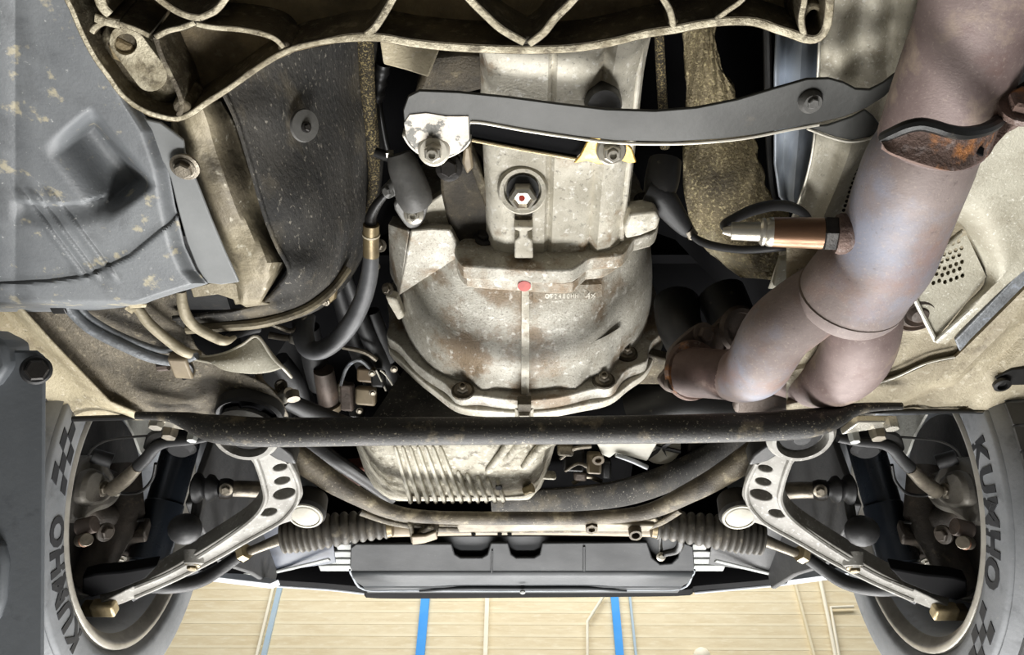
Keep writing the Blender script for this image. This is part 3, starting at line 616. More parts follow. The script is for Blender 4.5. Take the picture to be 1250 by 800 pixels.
    MB().lathe([(0, .05), (.0, .152), (.004, .155), (.022, .155), (.024, .06)], c, axd, 56).build('brake_disc', calm, br, mirror=mi)
    MB().lathe([(-.012, .04), (-.012, .148), (-.004, .152), (.0, .148)], c, axd, 48).build('dust_shield', rimdk, br, mirror=mi)
    MB().lathe([(-.045, .03), (-.04, .05), (-.01, .06), (.05, .062)], c, axd, 28).build('hub_carrier', knk, br, mirror=mi)
    MB().tube([c + Vector((.035, -.02, .06)), c + Vector((.045, .01, -.01)), c + Vector((.03, .03, -.08)), c + Vector((.01, .035, -.135))], [.03, .042, .034, .026], 14, flat=.7).build('knuckle', knk, br, mirror=mi)
    MB().tube([c + Vector((.04, .02, -.02)), c + Vector((.03, -.04, -.05)), c + Vector((.02, -.09, -.06))], [.026, .022, .02], 12).build('caliper_carrier', knk, br, mirror=mi)
    # caliper: traced outline on a plane just inside the wheel
    clo = [(98, 640), (95, 618), (99, 590), (106, 566), (118, 556), (130, 560), (138, 574), (146, 588), (150, 602), (144, 614), (134, 622), (122, 625), (108, 634)]
    xq = -.655
    MB().prism([PX(a, b, xq) for a, b in cr(clo, 2, True)], (-.05, 0, 0)).build('caliper', calm, br, bevel=.010, mirror=mi)
    MB().prism([PX(a, b, xq + .012) for a, b in cr([(102, 612), (106, 584), (118, 572), (134, 582), (140, 600), (132, 612), (116, 618)], 2, True)], (-.02, 0, 0)).build('piston_housing', calm, br, bevel=.006, mirror=mi)
    bolt(br, PX(126, 597, xq + .014), (1, -.3, -.4), .008, boltm, mirror=mi)
    for a0, a1, wd, mm in (((96, 645), (116, 640), 21, dkiron), ((113, 556), (137, 563), 18, rub), ((98, 660), (106, 659), 16, boltm)):
        pa, pb = PX(a0[0], a0[1], xq), PX(a1[0], a1[1], xq + .025)
        MB().tube([pa, pb], pxr(wd, pb) / 2, 16).build('slide_pin', mm, br, mirror=mi, bevel=.001)
    bolt(br, PX(104, 660, xq + .02), (1, -.3, -.5), .0065, M('orange_rusty_nut', (150, 104, 72), (110, 78, 58), 30, .5, .3, .2), mirror=mi)
    bolt(br, PX(129, 650, xq + .03), (1, -.3, -.5), .0095, knk, mirror=mi)
    bolt(br, PX(143, 602, xq + .02), (1, -.5, -.3), .004, silv, mirror=mi)
    # brake hose
    bh = thing('brake_hose', 'dusty brake hose and sensor cable running to the %s front caliper' % sd, 'hose', P(185 if not s else 1089, 555, .80), 'front brake hoses')
    q = cr([(255, 534, .745, 10), (230, 538, .745, 12), (205, 540, .745, 13), (190, 546, .745, 14), (178, 560, .745, 15), (166, 572, .745, 16), (152, 587, .745, 17), (134, 599, .745, 15)], 5)
    pts = [P(a[0], a[1], a[2] - .0) for a in q]
    MB().tube(pts, [pxr(a[3], p) / 2 for a, p in zip(q, pts)], 12).build('hose', rub, bh, mirror=mi)
    MB().tpx([(168, 570, .743, 15), (152, 586, .743, 18), (136, 598, .743, 18)], 3, 12).build('metal_fitting', boltm, bh, mirror=mi)
    MB().tpx([(205, 531, .76, 3), (170, 533, .76, 3), (135, 537, .76, 3), (115, 546, .76, 3), (108, 556, .765, 3)], 5, 8).build('sensor_cable', blk, bh, mirror=mi)
    MB().tpx([(190, 566, .76, 4), (186, 585, .76, 4), (172, 600, .76, 4), (152, 603, .76, 4), (142, 600, .76, 4)], 5, 8).build('bleed_line', blk, bh, mirror=mi)
    MB().tpx([(204, 530, .755, 22), (190, 534, .755, 20), (182, 548, .755, 14)], 4, 10, flat=.6).build('hose_bracket', blk, bh, mirror=mi)
for s in (0, 1): suspension(s)
# ================================================================ left underbody panel, rail and insulation
up = thing('underbody_panel', 'large scuffed grey plastic underbody panel with a moulded pocket, bolted along its edge', 'underbody panel', P(120, 250, .70))
def xr(y): return ip([(-60, 60), (0, 95), (60, 130), (125, 166), (160, 190), (205, 206), (250, 214), (300, 226), (330, 240), (345, 254), (356, 215), (364, 190), (371, 172), (377, 120), (380, 60)], y)
rows = []
for j in range(220):
    y = lerp(-60, 379, j / 219); r = []
    for i in range(170):
        t = i / 169; x = lerp(-90, xr(y), t)
        z = .70 + .016 * sst(.93, 1.0, t)
        z += .05 * sst(366, 380, y) + .010 * sst(-.4, 1, -abs(x - 20) / 60)
        # moulded pocket: a wedge that dips in towards its upper edge
        px_, py_ = x - 120, y - 200
        uu = (px_ * .62 + py_ * .78); vv = (-px_ * .78 + py_ * .62)       # along / across the slot
        pk = sst(64, 40, abs(uu - 2)) * sst(-42, -26, vv) * sst(46, -22, vv)
        z += .045 * pk
        z -= .006 * sst(60, 74, math.hypot(x - 75, (y - 190) * .9) ) * 0
        # long curved step line and ribs
        d = y - ip([(0, 346), (60, 343), (110, 336), (160, 312), (205, 275), (260, 220)], x)
        z -= .004 * sst(-3, 3, d)
        d2 = y - ip([(20, 244), (60, 248), (100, 246), (125, 238)], x)
        z += .006 * sst(-2.5, 2.5, d2) * sst(34, 6, d2) * sst(10, 34, x) * sst(132, 118, x)
        for x0 in (30, 45, 66):
            dd = (x - x0) - (y - 240) * .75
            z -= .003 * math.exp(-(dd / 4) ** 2) * sst(225, 240, y) * sst(345, 330, y)
        r.append(P(x, y, z))
    rows.append(r)
MB().grid(rows).build('panel', panel, up, solid=.004)
plate('edge_flange', [(128, 88), (152, 122), (178, 146), (196, 150), (212, 162), (224, 172), (226, 188), (233, 205), (244, 232), (258, 268), (274, 306), (292, 345), (270, 348), (252, 346), (240, 326), (228, 296), (217, 256), (208, 218), (200, 200), (180, 176), (160, 150)], hz(.712), .004, flange, up, bevel=.0015)
plate('corner_tab', [(60, 376), (78, 376), (82, 384), (64, 384)], hz(.725), .006, blk, up)
plate('front_clip', [(155, 371), (166, 368), (178, 372), (178, 376), (158, 377)], hz(.715), .004, beige, up)
p = P(226, 203, .708)
MB().lathe([(0, pxr(36, p) / 2), (.002, pxr(36, p) / 2), (.003, pxr(28, p) / 2)], p, DOWN, 24).build('washer', boltm, up)
bolt(up, p + Vector((0, 0, -.003)), DOWN, .009, boltm, wash=1.25)

rl = thing('chassis_rail', 'grimy tan chassis rail between the grey panel and the dark insulation mat', 'chassis rail', P(290, 260, .74))
def rxl(y): return ip([(120, 218), (165, 222), (190, 228), (232, 244), (270, 258), (306, 274), (345, 290), (372, 300)], y)
def rxr(y): return ip([(120, 268), (150, 286), (200, 303), (250, 320), (290, 340), (320, 353), (335, 345), (372, 318)], y)
rows = []
for j in range(36):
    y = lerp(118, 371, j / 35); r = []
    for i in range(20):
        t = i / 19; x = lerp(rxl(y) - 12, rxr(y), t)
        fold = ip([(120, .55), (250, .52), (330, .72), (371, .9)], y)
        z = .742 - .014 * sst(.1, .3, t) + .05 * sst(fold, 1.05, t) - .004 * math.sin(y / 16) * sst(.2, .5, t)
        r.append(P(x, y, z))
    rows.append(r)
MB().grid(rows).build('rail', railm, rl, solid=.003)
plate('rail_foot', [(232, 352), (262, 344), (292, 346), (318, 368), (330, 372), (300, 376), (284, 366), (266, 360), (236, 364)], hz(.735), .006, railm, rl)
MB().tpx([(205, 150, .70, 4), (216, 162, .70, 4), (226, 186, .70, 4), (238, 220, .702, 4), (262, 276, .705, 4), (291, 346, .708, 4)], 4, 8).build('edge_shadow_strip', blk, rl) if False else None

ins = thing('insulation_mat', 'large dark insulation mat curving up the left side of the transmission tunnel', 'insulation', P(370, 230, .82))
L_ = [(268, 70, .76), (272, 112, .755), (289, 148, .75), (305, 200, .745), (323, 262, .742), (338, 300, .74), (352, 330, .738), (338, 352, .738), (318, 370, .738), (280, 380, .74), (210, 388, .742)]
M_ = [(360, 55, .82), (362, 110, .815), (372, 160, .81), (382, 210, .80), (385, 260, .785), (386, 300, .775), (384, 330, .765), (372, 355, .76), (350, 372, .752), (300, 384, .745), (218, 394, .744)]
R_ = [(446, 40, .94), (450, 100, .935), (454, 150, .93), (455, 200, .92), (450, 250, .905), (440, 290, .885), (424, 325, .86), (404, 352, .835), (372, 376, .80), (312, 393, .77), (225, 400, .752)]
E_ = [(458, 40, .99), (462, 100, .985), (466, 150, .98), (466, 200, .97), (460, 252, .95), (449, 294, .93), (432, 330, .90), (412, 357, .87), (379, 381, .83), (316, 397, .80), (230, 404, .78)]
cols = [cr(q, 5) for q in (L_, M_, R_, E_)]
rows = []
for k in range(len(cols[0])):
    a = cr([c[k] for c in cols], 6); r = []
    for i, q in enumerate(a):
        w_ = .004 * math.sin(k * .55 + i * .2) * math.sin(i * .45)
        r.append(P(q[0], q[1], q[2] + w_))
    rows.append(r)
MB().grid(rows).build('mat', felt, ins, solid=.005)
q = cr([(272, 112, .752), (289, 148, .748), (305, 200, .742), (323, 262, .739), (338, 300, .738), (353, 330, .735), (342, 348, .735)], 5)
MB().tube([P(*a) for a in q], .0025, 8).build('folded_edge', felt, ins)
q = cr([(228, 402, .742), (280, 398, .744), (322, 394, .75), (372, 378, .775), (404, 354, .81), (424, 328, .84)], 5)
MB().tube([P(*a) for a in q], .0065, 10).build('rolled_edge', railm, ins)
q = P(369, 153, .795)
MB().lathe([(0, .013), (.003, .018), (.006, .017), (.007, .008)], q, (.75, -.25, -.6), 24).build('clip_disc', plas, ins)
bolt(ins, q + Vector((.006, -.001, -.006)), (.75, -.25, -.6), .004, boltd, 'clip_nut')
fs = thing('foam_strip', 'speckled brown foam strip standing along the edge of the insulation mat', 'foam strip', P(455, 120, .92))
MB().tpx([(445, 30, .92, 22), (447, 70, .92, 20), (449, 110, .915, 18), (453, 150, .91, 17), (456, 190, .905, 16), (456, 225, .90, 13), (450, 260, .89, 8)], 5, 14).build('strip', foam, fs)
ds = thing('drive_shaft_boot', 'short black ribbed tube beside the foam strip behind the crossmember', 'tube', P(462, 95, .96))
b = MB(); pts = [P(lerp(468, 459, t / 20), lerp(78, 122, t / 20), .95) for t in range(21)]
b.tube(pts, [pxr(17 + (2.5 if (t // 3) % 2 else 0), pts[0]) / 2 for t in range(21)], 16).build('ribbed_tube', blk, ds)
MB().tpx([(460, 118, .955, 10), (466, 150, .955, 9), (472, 180, .955, 8), (478, 196, .955, 8)], 4, 12).build('tail', blk, ds)

# ================================================================ fuel lines
fl = thing('coated_fuel_pipe', 'thick blue-grey coated pipe curving under the left floor with a thin pipe beside it', 'pipe', P(150, 420, .735))
MB().tpx([(76, 366, .735, 13), (90, 383, .733, 13), (112, 402, .73, 14), (150, 421, .728, 15), (185, 436, .728, 14), (215, 441, .73, 12), (240, 434, .73, 10)], 6, 16).build('main_pipe', linem, fl)
MB().tpx([(95, 372, .74, 8), (110, 388, .738, 8), (140, 406, .735, 8), (175, 421, .734, 8), (200, 428, .734, 8), (213, 424, .735, 7)], 6, 12).build('thin_pipe', linem, fl)
p = P(222, 446, .728); MB().box(p, (1, .1, 0), (0, 1, 0), (0, 0, 1), .012, .018, .008).build('pipe_clip', tanp, fl, bevel=.003)
p = P(206, 447, .73); MB().lathe([(0, .006), (.014, .006), (.016, .003)], p, (-1, .1, 0), 8).build('clip_screw', dkiron, fl)
MB().tpx([(228, 442, .726, 5), (234, 450, .726, 6), (232, 458, .728, 6), (224, 462, .73, 5)], 4, 8).build('clip_spring', blk, fl)
for lab, pts in (('slim tan pipe dropping from the grey panel edge to the pipe clip', [(160, 368, .735, 11), (170, 379, .732, 12), (182, 395, .73, 13), (206, 416, .728, 13), (226, 430, .727, 13), (242, 433, .74, 11)]),
                 ('tan pipe with a sharp bend between the panel and the insulation edge', [(221, 356, .735, 12), (223, 372, .73, 13), (228, 387, .728, 14), (240, 400, .727, 13), (262, 412, .726, 13), (275, 416, .728, 12), (286, 408, .76, 12)])):
    t_ = thing('fuel_pipe', lab, 'pipe', P(*pts[2][:3]))
    MB().tpx(pts, 6, 16).build('pipe', lineb, t_)
    if pts[0][0] == 160: MB().tpx([(157, 371, .733, 16), (166, 377, .732, 16)], 2, 14).build('collar', beige, t_)
    else: MB().tpx([(276, 414, .73, 9), (296, 404, .78, 14), (315, 400, .80, 14)], 3, 12).build('rubber_end', rub, t_)
sb = thing('sheet_bracket', 'pale twisted sheet metal bracket sticking out past the fuel pipes', 'bracket', P(300, 435, .73))
rows = []
for a, b_, c in [((222, 432, .735), (222, 435, .733), (222, 437, .731)), ((248, 436, .735), (250, 440, .728), (255, 443, .724)), ((275, 431, .738), (278, 441, .725), (276, 452, .722)), ((295, 421, .742), (303, 438, .727), (308, 456, .722)), ((313, 411, .746), (322, 435, .73), (330, 454, .722)), ((317, 412, .75), (333, 436, .733), (347, 450, .724)), ((318, 413, .755), (336, 437, .737), (356, 460, .726))]:
    rows.append([P(*q_) for q_ in cr([a, b_, c], 5)])
MB().grid([list(x) for x in zip(*[cr([tuple(p) for p in col], 4) for col in zip(*rows)])]).build('bracket_plate', shield, sb, solid=.003)
q = cr([(222, 432, .735), (250, 436, .734), (276, 431, .737), (296, 421, .741), (314, 411, .745), (332, 436, .731), (346, 450, .723), (356, 461, .725)], 5)
MB().tube([P(*a) for a in q], .002, 8).build('turned_edge', brkedge, sb)
hp = thing('heater_pipe', 'bent pale pipe with a clamp joining a black hose above the left crossbar end', 'pipe', P(330, 480, .78))
MB().tpx([(314, 452, .80, 9), (318, 466, .79, 9), (328, 476, .785, 9), (342, 485, .78, 10)], 5, 12).build('pipe', tanp, hp)
MB().tpx([(344, 486, .78, 17), (354, 481, .775, 17)], 2, 14).build('hose_clamp', silv, hp)
MB().lathe([(0, .009), (.012, .009), (.012, .005)], P(357, 479, .775), (.3, .3, -1), 14).build('clamp_screw', boltm, hp)
MB().tpx([(346, 488, .785, 20), (366, 497, .80, 22), (400, 512, .83, 24), (430, 524, .85, 26)], 5, 14).build('hose', rub, hp)
MB().lathe([(0, .009), (.006, .009), (.006, .005), (.002, .005)], P(343, 470, .79), (.3, -.4, -1), 16).build('stud', boltm, hp)
cup = thing('bushing_shroud', 'dark round rubber cup above the left end of the crossbar', 'cup', P(303, 505, .79))
cc0 = P(304, 508, .738); cax = (0, -.15, 1)
MB().lathe([(.014, .046), (.0, .046), (-.004, .043), (-.001, .039), (.012, .037), (.03, .034)], cc0, cax, 36, caps=False).build('cup_ring', rub, cup)
MB().lathe([(.014, .038), (.016, .02), (.008, .014), (.010, .006)], cc0, cax, 30).build('cup_inner', void, cup)
# ================================================================ transmission
gx = thing('transmission', 'dirty cast aluminium gearbox with ribbed bell housing bolted to the engine', 'transmission', P(640, 400, .80))
AX = Vector((.004, 0, 1.0)); AY = Vector((0, 1, 0))
def rowY(Y, Rr, n=72):
    out = []
    for k in range(n):
        a = 2 * math.pi * k / n; x, z = math.sin(a), -math.cos(a)
        r = Rr + .006 * math.exp(-((a - 5.6) / .25) ** 2) - .007 * math.exp(-((a - .75) / .16) ** 2)
        out.append(Vector((AX.x + x * r, Y, AX.z + z * r)))
    return out
prof = [(.66, .168), (.70, .179), (.74, .188), (.78, .195), (.81, .199), (.84, .201), (.862, .200), (.885, .200)]
rows = [rowY(a, b) for a, b in prof]
n = 72; b = MB(); b.add([p for r in rows for p in r], [(i * n + k, i * n + (k + 1) % n, (i + 1) * n + (k + 1) % n, (i + 1) * n + k) for i in range(len(rows) - 1) for k in range(n)])
b.add(rows[0], [tuple(range(n))])
b.build('bell_housing', alu, gx, smooth=60)
boltpx = [(565, 476, 13), (737, 463, 14), (765, 430, 17), (478, 352, 10)]
bang = [math.atan2(PY(a, b_, .875).x - AX.x, AX.z - PY(a, b_, .875).z) for a, b_, c in boltpx] + [-1.2, 1.25, -2, 2]
def flR(a, base, amp, wd): return base + sum(amp * math.exp(-((a - t) / wd) ** 2) for t in bang)
def flange_ring(Y0, th, base, amp, wd, name, mat, par):
    N = 150; pl_ = [Vector((AX.x + math.sin(a) * flR(a, base, amp, wd), Y0, AX.z - math.cos(a) * flR(a, base, amp, wd))) for a in [-math.pi + 2 * math.pi * k / N for k in range(N)]]
    return MB().prism(pl_, (0, th, 0)).build(name, mat, par, bevel=.002)
flange_ring(.872, .022, .2165, .012, .09, 'bell_flange', alu, gx)
flange_ring(.896, .016, .219, .010, .16, 'engine_flange', aluB, gx)
for a, b_, c in boltpx[:3]:
    p = PY(a, b_, .868)
    MB().lathe([(0, .017), (.003, .0165), (.004, .012)], p + Vector((0, .004, 0)), (0, -1, 0), 20).build('bolt_seat', castdk, gx)
    bolt(gx, p, (0, -1, -.15), .0085, boltm, hole=True)
# ribs running down the bell, and the deep webs by the flange bolts
def onbell(a, Y, lift=0):
    r = ip(prof, Y) + lift; return Vector((AX.x + math.sin(a) * r, Y, AX.z - math.cos(a) * r))
for a, wd in ((.004, .0058),):
    b = MB(); rr = []
    for k in range(14):
        Y = lerp(.69, .872, k / 13)
        rr.append([onbell(a - wd / .2, Y, -.004), onbell(a - wd / .2 * .9, Y, .006), onbell(a + wd / .2 * .9, Y, .006), onbell(a + wd / .2, Y, -.004)])
    b.grid(rr).build('centre_rib', aluB, gx)
for a, Y0, lift, wd in ((-.30, .80, .012, .1), (.36, .83, .016, .12), (.62, .80, .016, .1)):
    rr = []
    for i in range(9):
        t = i / 8; aa = a + (t - .5) * 2 * wd * 1.6
        f = math.exp(-((t - .5) / .22) ** 2)
        rr.append([onbell(aa, lerp(Y0, .89, q_), lift * f * q_ ** 1.3 - .001) for q_ in (0, .25, .5, .75, 1)])
    if lift: MB().grid(rr).build('bolt_boss', alu, gx, smooth=60)
# bottom lip: bracket at the rib's foot
p = PY(640, 497, .86)
MB().box(p + Vector((0, -.002, .004)), (1, 0, 0), (0, 1, 0), (0, 0, 1), .0095, .008, .008).build('rib_foot', castdk, gx, bevel=.001)
MB().prism([PY(a, b_, .87) for a, b_ in [(628, 498), (652, 498), (648, 501), (646, 508), (634, 508), (632, 501)]], (0, .02, 0)).build('rib_foot', aluB, gx, bevel=.001)
# neck flange: two bolted plates across the front of the gearbox case
nf = [(556, 312), (555, 302), (562, 293), (574, 288), (588, 284), (600, 270), (604, 230), (770, 215), (785, 255), (803, 262), (803, 276), (795, 286), (775, 291), (768, 300), (762, 308), (752, 312), (722, 314), (712, 320), (702, 327), (690, 330), (640, 329), (575, 325), (563, 322)]
MB().prism([PY(a, b_, .645) for a, b_ in cr(nf, 2, True)], (0, .022, 0)).build('neck_flange', alu, gx, bevel=.0025)
nf2 = [(558, 322), (556, 314), (566, 305), (588, 300), (604, 285), (604, 250), (770, 240), (785, 270), (768, 296), (758, 312), (735, 326), (716, 328), (704, 340), (690, 345), (640, 342), (580, 338), (566, 334)]
MB().prism([PY(a, b_ , .672) for a, b_ in cr(nf2, 2, True)], (0, .02, 0)).build('neck_flange', alu, gx, bevel=.0025)
for a, b_ in ((592, 290), (688, 294), (786, 246)):
    bolt(gx, PY(a, b_ - 1, .640), (0, -1, -.25), .0095, boltd, wash=1.5)
p = PY(750, 283, .643); MB().lathe([(0, .0075), (.003, .0075), (.002, .005), (-.004, .005)], p, (0, -1, 0), 18).build('bolt_hole', blk, gx)
# gearbox case
def casesec(t):
    """profile of the case: x (m), z (m)"""
    return [(-.05, 1.12), (-.052, .95), (-.046, .86), (-.036, .838), (-.02, .833), (.028, .832), (.033, .838), (.038, .832), (.078, .834), (.086, .843), (.096, .833), (.112, .837), (.126, .852), (.138, .88), (.146, .93), (.15, 1.12)]
rows = []
for k in range(30):
    Y = lerp(.20, .66, k / 29); r = []
    for x, z in casesec(0):
        dz = -.012 * math.exp(-((Y - .47) / .05) ** 2) * math.exp(-((x - .07) / .05) ** 2) - .016 * sst(.42, .34, Y) + .010 * sst(.60, .66, Y) * 0
        dx = .006 * sst(.45, .3, Y) * (1 if x > .05 else 0)
        r.append(Vector((x + dx, Y, z + dz * (1 if z < .9 else 0))))
    rows.append(r)
MB().grid(rows).build('gearbox_case', aluB, gx, smooth=50)
MB().box((.05, .2, .95), (1, 0, 0), (0, 1, 0), (0, 0, 1), .09, .01, .11).build('case_end', alu, gx)
for xx, y0, y1, hh in ((.031, .40, .64, .004), (.128, .25, .64, .004)):
    MB().tube([Vector((xx, y0, .842 if xx < .1 else .853)), Vector((xx, y1, .84 if xx < .1 else .853))], hh, 10).build('case_rib', aluB, gx)
# drain plug
p = Vector((.0, .565, .836)); q = P(638, 232, .826)
MB().lathe([(.02, .031), (-.002, .030), (-.006, .0275), (-.004, .0225), (.004, .021), (.006, .012)], q, (0, .28, .96), 36).build('plug_boss', aluB, gx)
MB().lathe([(.004, .0195), (-.004, .0195)], q, (0, .28, .96), 24).build('plug_recess', blk, gx)
MB().lathe([(-.002, .0165), (-.014, .0165), (-.017, .012), (-.012, .009)], q + Vector((0, .004, 0)), (0, .0, 1), 6, rot=.52).build('drain_plug', silv, gx)
MB().lathe([(0, .004), (.001, .004)], P(637, 242, .806), (0, -.5, -1), 14).build('paint_mark', redp, gx)
MB().prism([P(a, b_, .826) for a, b_ in [(628, 256), (650, 256), (649, 277), (629, 277)]], (0, 0, .01)).build('slot', castdk, gx, bevel=.002)
MB().prism([P(a, b_, .812) for a, b_ in [(627, 277), (651, 277), (650, 281), (644, 283), (644, 290), (650, 294), (651, 316), (628, 316), (628, 294), (634, 290), (634, 283), (628, 281)]], (0, 0, .03)).build('lock_lug', aluB, gx, bevel=.002)
MB().prism([P(a, b_, .800) for a, b_ in [(630, 332), (650, 332), (650, 355), (631, 355)]], (0, 0, .02)).build('rib_head', aluB, gx, bevel=.002)
MB().lathe([(0, .0085), (.001, .0085)], P(640, 349, .7985), (0, 0, -1), 16).build('paint_mark', redp, gx)
# square casting pad with raised lettering
def bellpt(px, py, lift=0):
    """where the ray through a point meets the bell surface"""
    lo, hi = .66, .885
    for _ in range(30):
        Y = (lo + hi) / 2; p = PY(px, py, Y); rr_ = math.hypot(p.x - AX.x, p.z - AX.z)
        if p.z < AX.z and rr_ > ip(prof, Y): lo = Y
        else: hi = Y
    p = PY(px, py, lo); v = Vector((p.x - AX.x, 0, p.z - AX.z)).normalized()
    return p + v * lift
rows = []
for k in range(13):
    t = k / 12; x = lerp(650, 731, t); y0 = ip([(650, 352), (690, 344), (731, 343)], x); y1 = ip([(650, 367), (690, 363), (729, 360)], x)
    rows.append([bellpt(x, y0, -.002), bellpt(x, y0 + .7, .007)] + [bellpt(x, lerp(y0 + 1, y1 - 1, q_ / 5), .007) for q_ in range(6)] + [bellpt(x, y1, -.002)])
MB().grid(rows).build('casting_pad', alu, gx)
def bell_text(s_, cx_, cy_, hpx, slope, name, wide=1):
    me = text_mesh(s_, 1.0, .0); b = MB()
    b.add([bellpt(cx_ + v.co.x * hpx * wide, cy_ - v.co.y * hpx + (v.co.x * hpx) * slope, .0085) for v in me.vertices], [tuple(p_.vertices) for p_ in me.polygons]); bpy.data.meshes.remove(me)
    return b.build(name, markm, gx)
for i_, ch in enumerate('OT2480HH'): bell_text(ch, 666.5 + 4.9 * i_, 359.5, 8.2, 0, 'letter', .8)
bell_text('4x', 717, 360, 11, -.3, 'lettering', 1.1)
# left wing with sensor seat
A3 = plane3(P(486, 362, .872), P(556, 316, .85), P(500, 280, .85))
MB().prism([ON(a, b_, A3) for a, b_ in [(486, 362), (520, 340), (556, 317), (560, 300), (549, 280), (525, 279), (501, 281)]], (0, .02, .06)).build('bell_wing', alu, gx, bevel=.003)
MB().prism([P(a, b_, z) for a, b_, z in [(474, 272, .89), (500, 281, .852), (488, 360, .874), (476, 335, .93)]], (-.004, .03, .06)).build('bell_wing', alu, gx, bevel=.003)
MB().prism([P(a, b_, .87) for a, b_ in [(500, 279), (520, 250), (548, 230), (556, 280)]], (0, .01, .03)).build('bell_wing', aluB, gx, bevel=.003)
sh = [(536, 196), (560, 186), (585, 215), (598, 248), (600, 285), (588, 300), (556, 300), (545, 268), (538, 235)]
MB().prism([P(a, b_, .862) for a, b_ in sh], (0, 0, .05)).build('side_web', castdk, gx, bevel=.004)
MB().prism([P(a, b_, .858) for a, b_ in [(566, 184), (574, 180), (602, 246), (602, 262), (596, 262)]], (0, 0, .02)).build('web_edge', castm, gx, bevel=.002)
MB().prism([P(a, b_, .85) for a, b_ in [(566, 180), (574, 178), (578, 206), (570, 214), (564, 200)]], (0, 0, .02)).build('web_lug', tanp, gx, bevel=.003)
bolt(gx, P(548, 205, .855), (0, -.4, -.9), .011, boltd)
MB().prism([P(a, b_, .86) for a, b_ in [(525, 66), (562, 62), (604, 64), (600, 108), (560, 118), (505, 118), (512, 100)]], (0, 0, .06)).build('mount_block', castdk, gx, bevel=.006)
MB().lathe([(.03, .021), (.0, .02), (-.008, .018)], P(737, 128, .815), (0, .2, 1), 20).build('mount_stud', blk, gx)
# right ear of the flange
MB().prism([P(a, b_, .832) for a, b_ in [(768, 262), (800, 258), (806, 268), (802, 280), (782, 288), (764, 292), (762, 280)]], (0, 0, .03)).build('flange_ear', aluB, gx, bevel=.003)
sk = thing('engine_side_skirt', 'dull grey sheet cover beside the lower left of the bell housing', 'cover', P(500, 485, .86))
plate('skirt', [(503, 436), (520, 456), (548, 480), (590, 497), (640, 505), (640, 530), (440, 530)], (Vector((0, .935, 0)), Vector((0, 1, .0))), .004, felt, sk)

# ================================================================ release cylinder on the left of the bell
rc = thing('release_cylinder', 'dark cast clutch release cylinder bolted to the left of the bell housing', 'cylinder', P(500, 230, .85))
MB().tpx([(487, 188, .86, 30), (492, 202, .855, 38), (499, 220, .85, 42), (505, 238, .845, 44), (509, 248, .845, 40)], 5, 20).build('cylinder_body', plas, rc)
MB().tpx([(498, 215, .85, 26), (484, 226, .848, 22), (470, 236, .846, 16)], 4, 14).build('side_port', plas, rc)
bolt(rc, P(474, 233, .842), (-.6, -.2, -.8), .006, plas, 'port_nut')
MB().prism([P(a, b_, .852) for a, b_ in cr([(480, 250), (500, 240), (524, 240), (520, 262), (513, 276), (503, 280), (493, 274)], 3, True)], (0, 0, .014)).build('mount_flange', plas, rc, bevel=.003)
bolt(rc, P(505, 262, .847), (0, -.35, -.9), .0085, silv, hole=True)
MB().tpx([(458, 186, .87, 12), (470, 190, .868, 13), (480, 194, .866, 12)], 4, 12).build('union', blk, rc)
MB().box(P(476, 188, .862), (1, 0, 0), (0, 1, 0), (0, 0, 1), .004, .003, .004).build('bleed_tip', silv, rc)
MB().prism([P(a, b_, .8475 - .0) for a, b_ in [(500, 218), (505, 216), (506, 230), (501, 231)]], (0, 0, .004)).build('cast_mark', castweb, rc, bevel=.001) if False else None

# ================================================================ hose with crimped fitting
hs = thing('clutch_hose', 'grey rubber hose with an olive crimped fitting looping left of the bell housing', 'hose', P(440, 370, .83))
MB().tpx([(472, 236, .85, 8), (460, 250, .848, 12), (453, 264, .845, 14), (453, 276, .842, 16)], 5, 14).build('steel_pipe', blk, hs)
MB().tpx([(453, 274, .84, 20), (453, 312, .835, 20)], 2, 20).build('crimped_fitting', olive, hs)
MB().tpx([(453, 285, .839, 22), (453, 287, .839, 22)], 2, 20).build('crimp_ring', lineb, hs)
MB().tpx([(453, 310, .835, 19), (451, 335, .83, 21), (443, 365, .825, 22), (428, 395, .82, 23), (408, 418, .82, 23), (390, 428, .825, 23), (376, 425, .83, 24), (370, 408, .845, 26), (372, 385, .87, 26)], 7, 20).build('hose', hosem, hs)
MB().tpx([(356, 415, .85, 10), (362, 413, .845, 18), (366, 412, .845, 18)], 2, 12).build('end_clamp', silv, hs)
MB().tpx([(328, 409, .85, 9), (345, 412, .85, 8), (358, 413, .847, 8)], 4, 10).build('thin_pipe', boltm, hs)
MB().tpx([(322, 392, .83, 6), (345, 401, .84, 6), (356, 404, .84, 6), (366, 396, .85, 6), (374, 382, .86, 5)], 4, 8).build('bent_pipe', boltm, hs)
ct = thing('wire_clip', 'brassy metal clip on the lower edge of the dark insulation mat', 'clip', P(402, 363, .83))
MB().prism([P(a, b_, .83) for a, b_ in [(392, 370), (404, 358), (408, 348), (412, 352), (410, 366), (400, 374)]], (0, 0, .014)).build('clip', olive, ct, bevel=.003)
bolt(ct, P(397, 369, .828), (0, -.2, -1), .004, boltm)

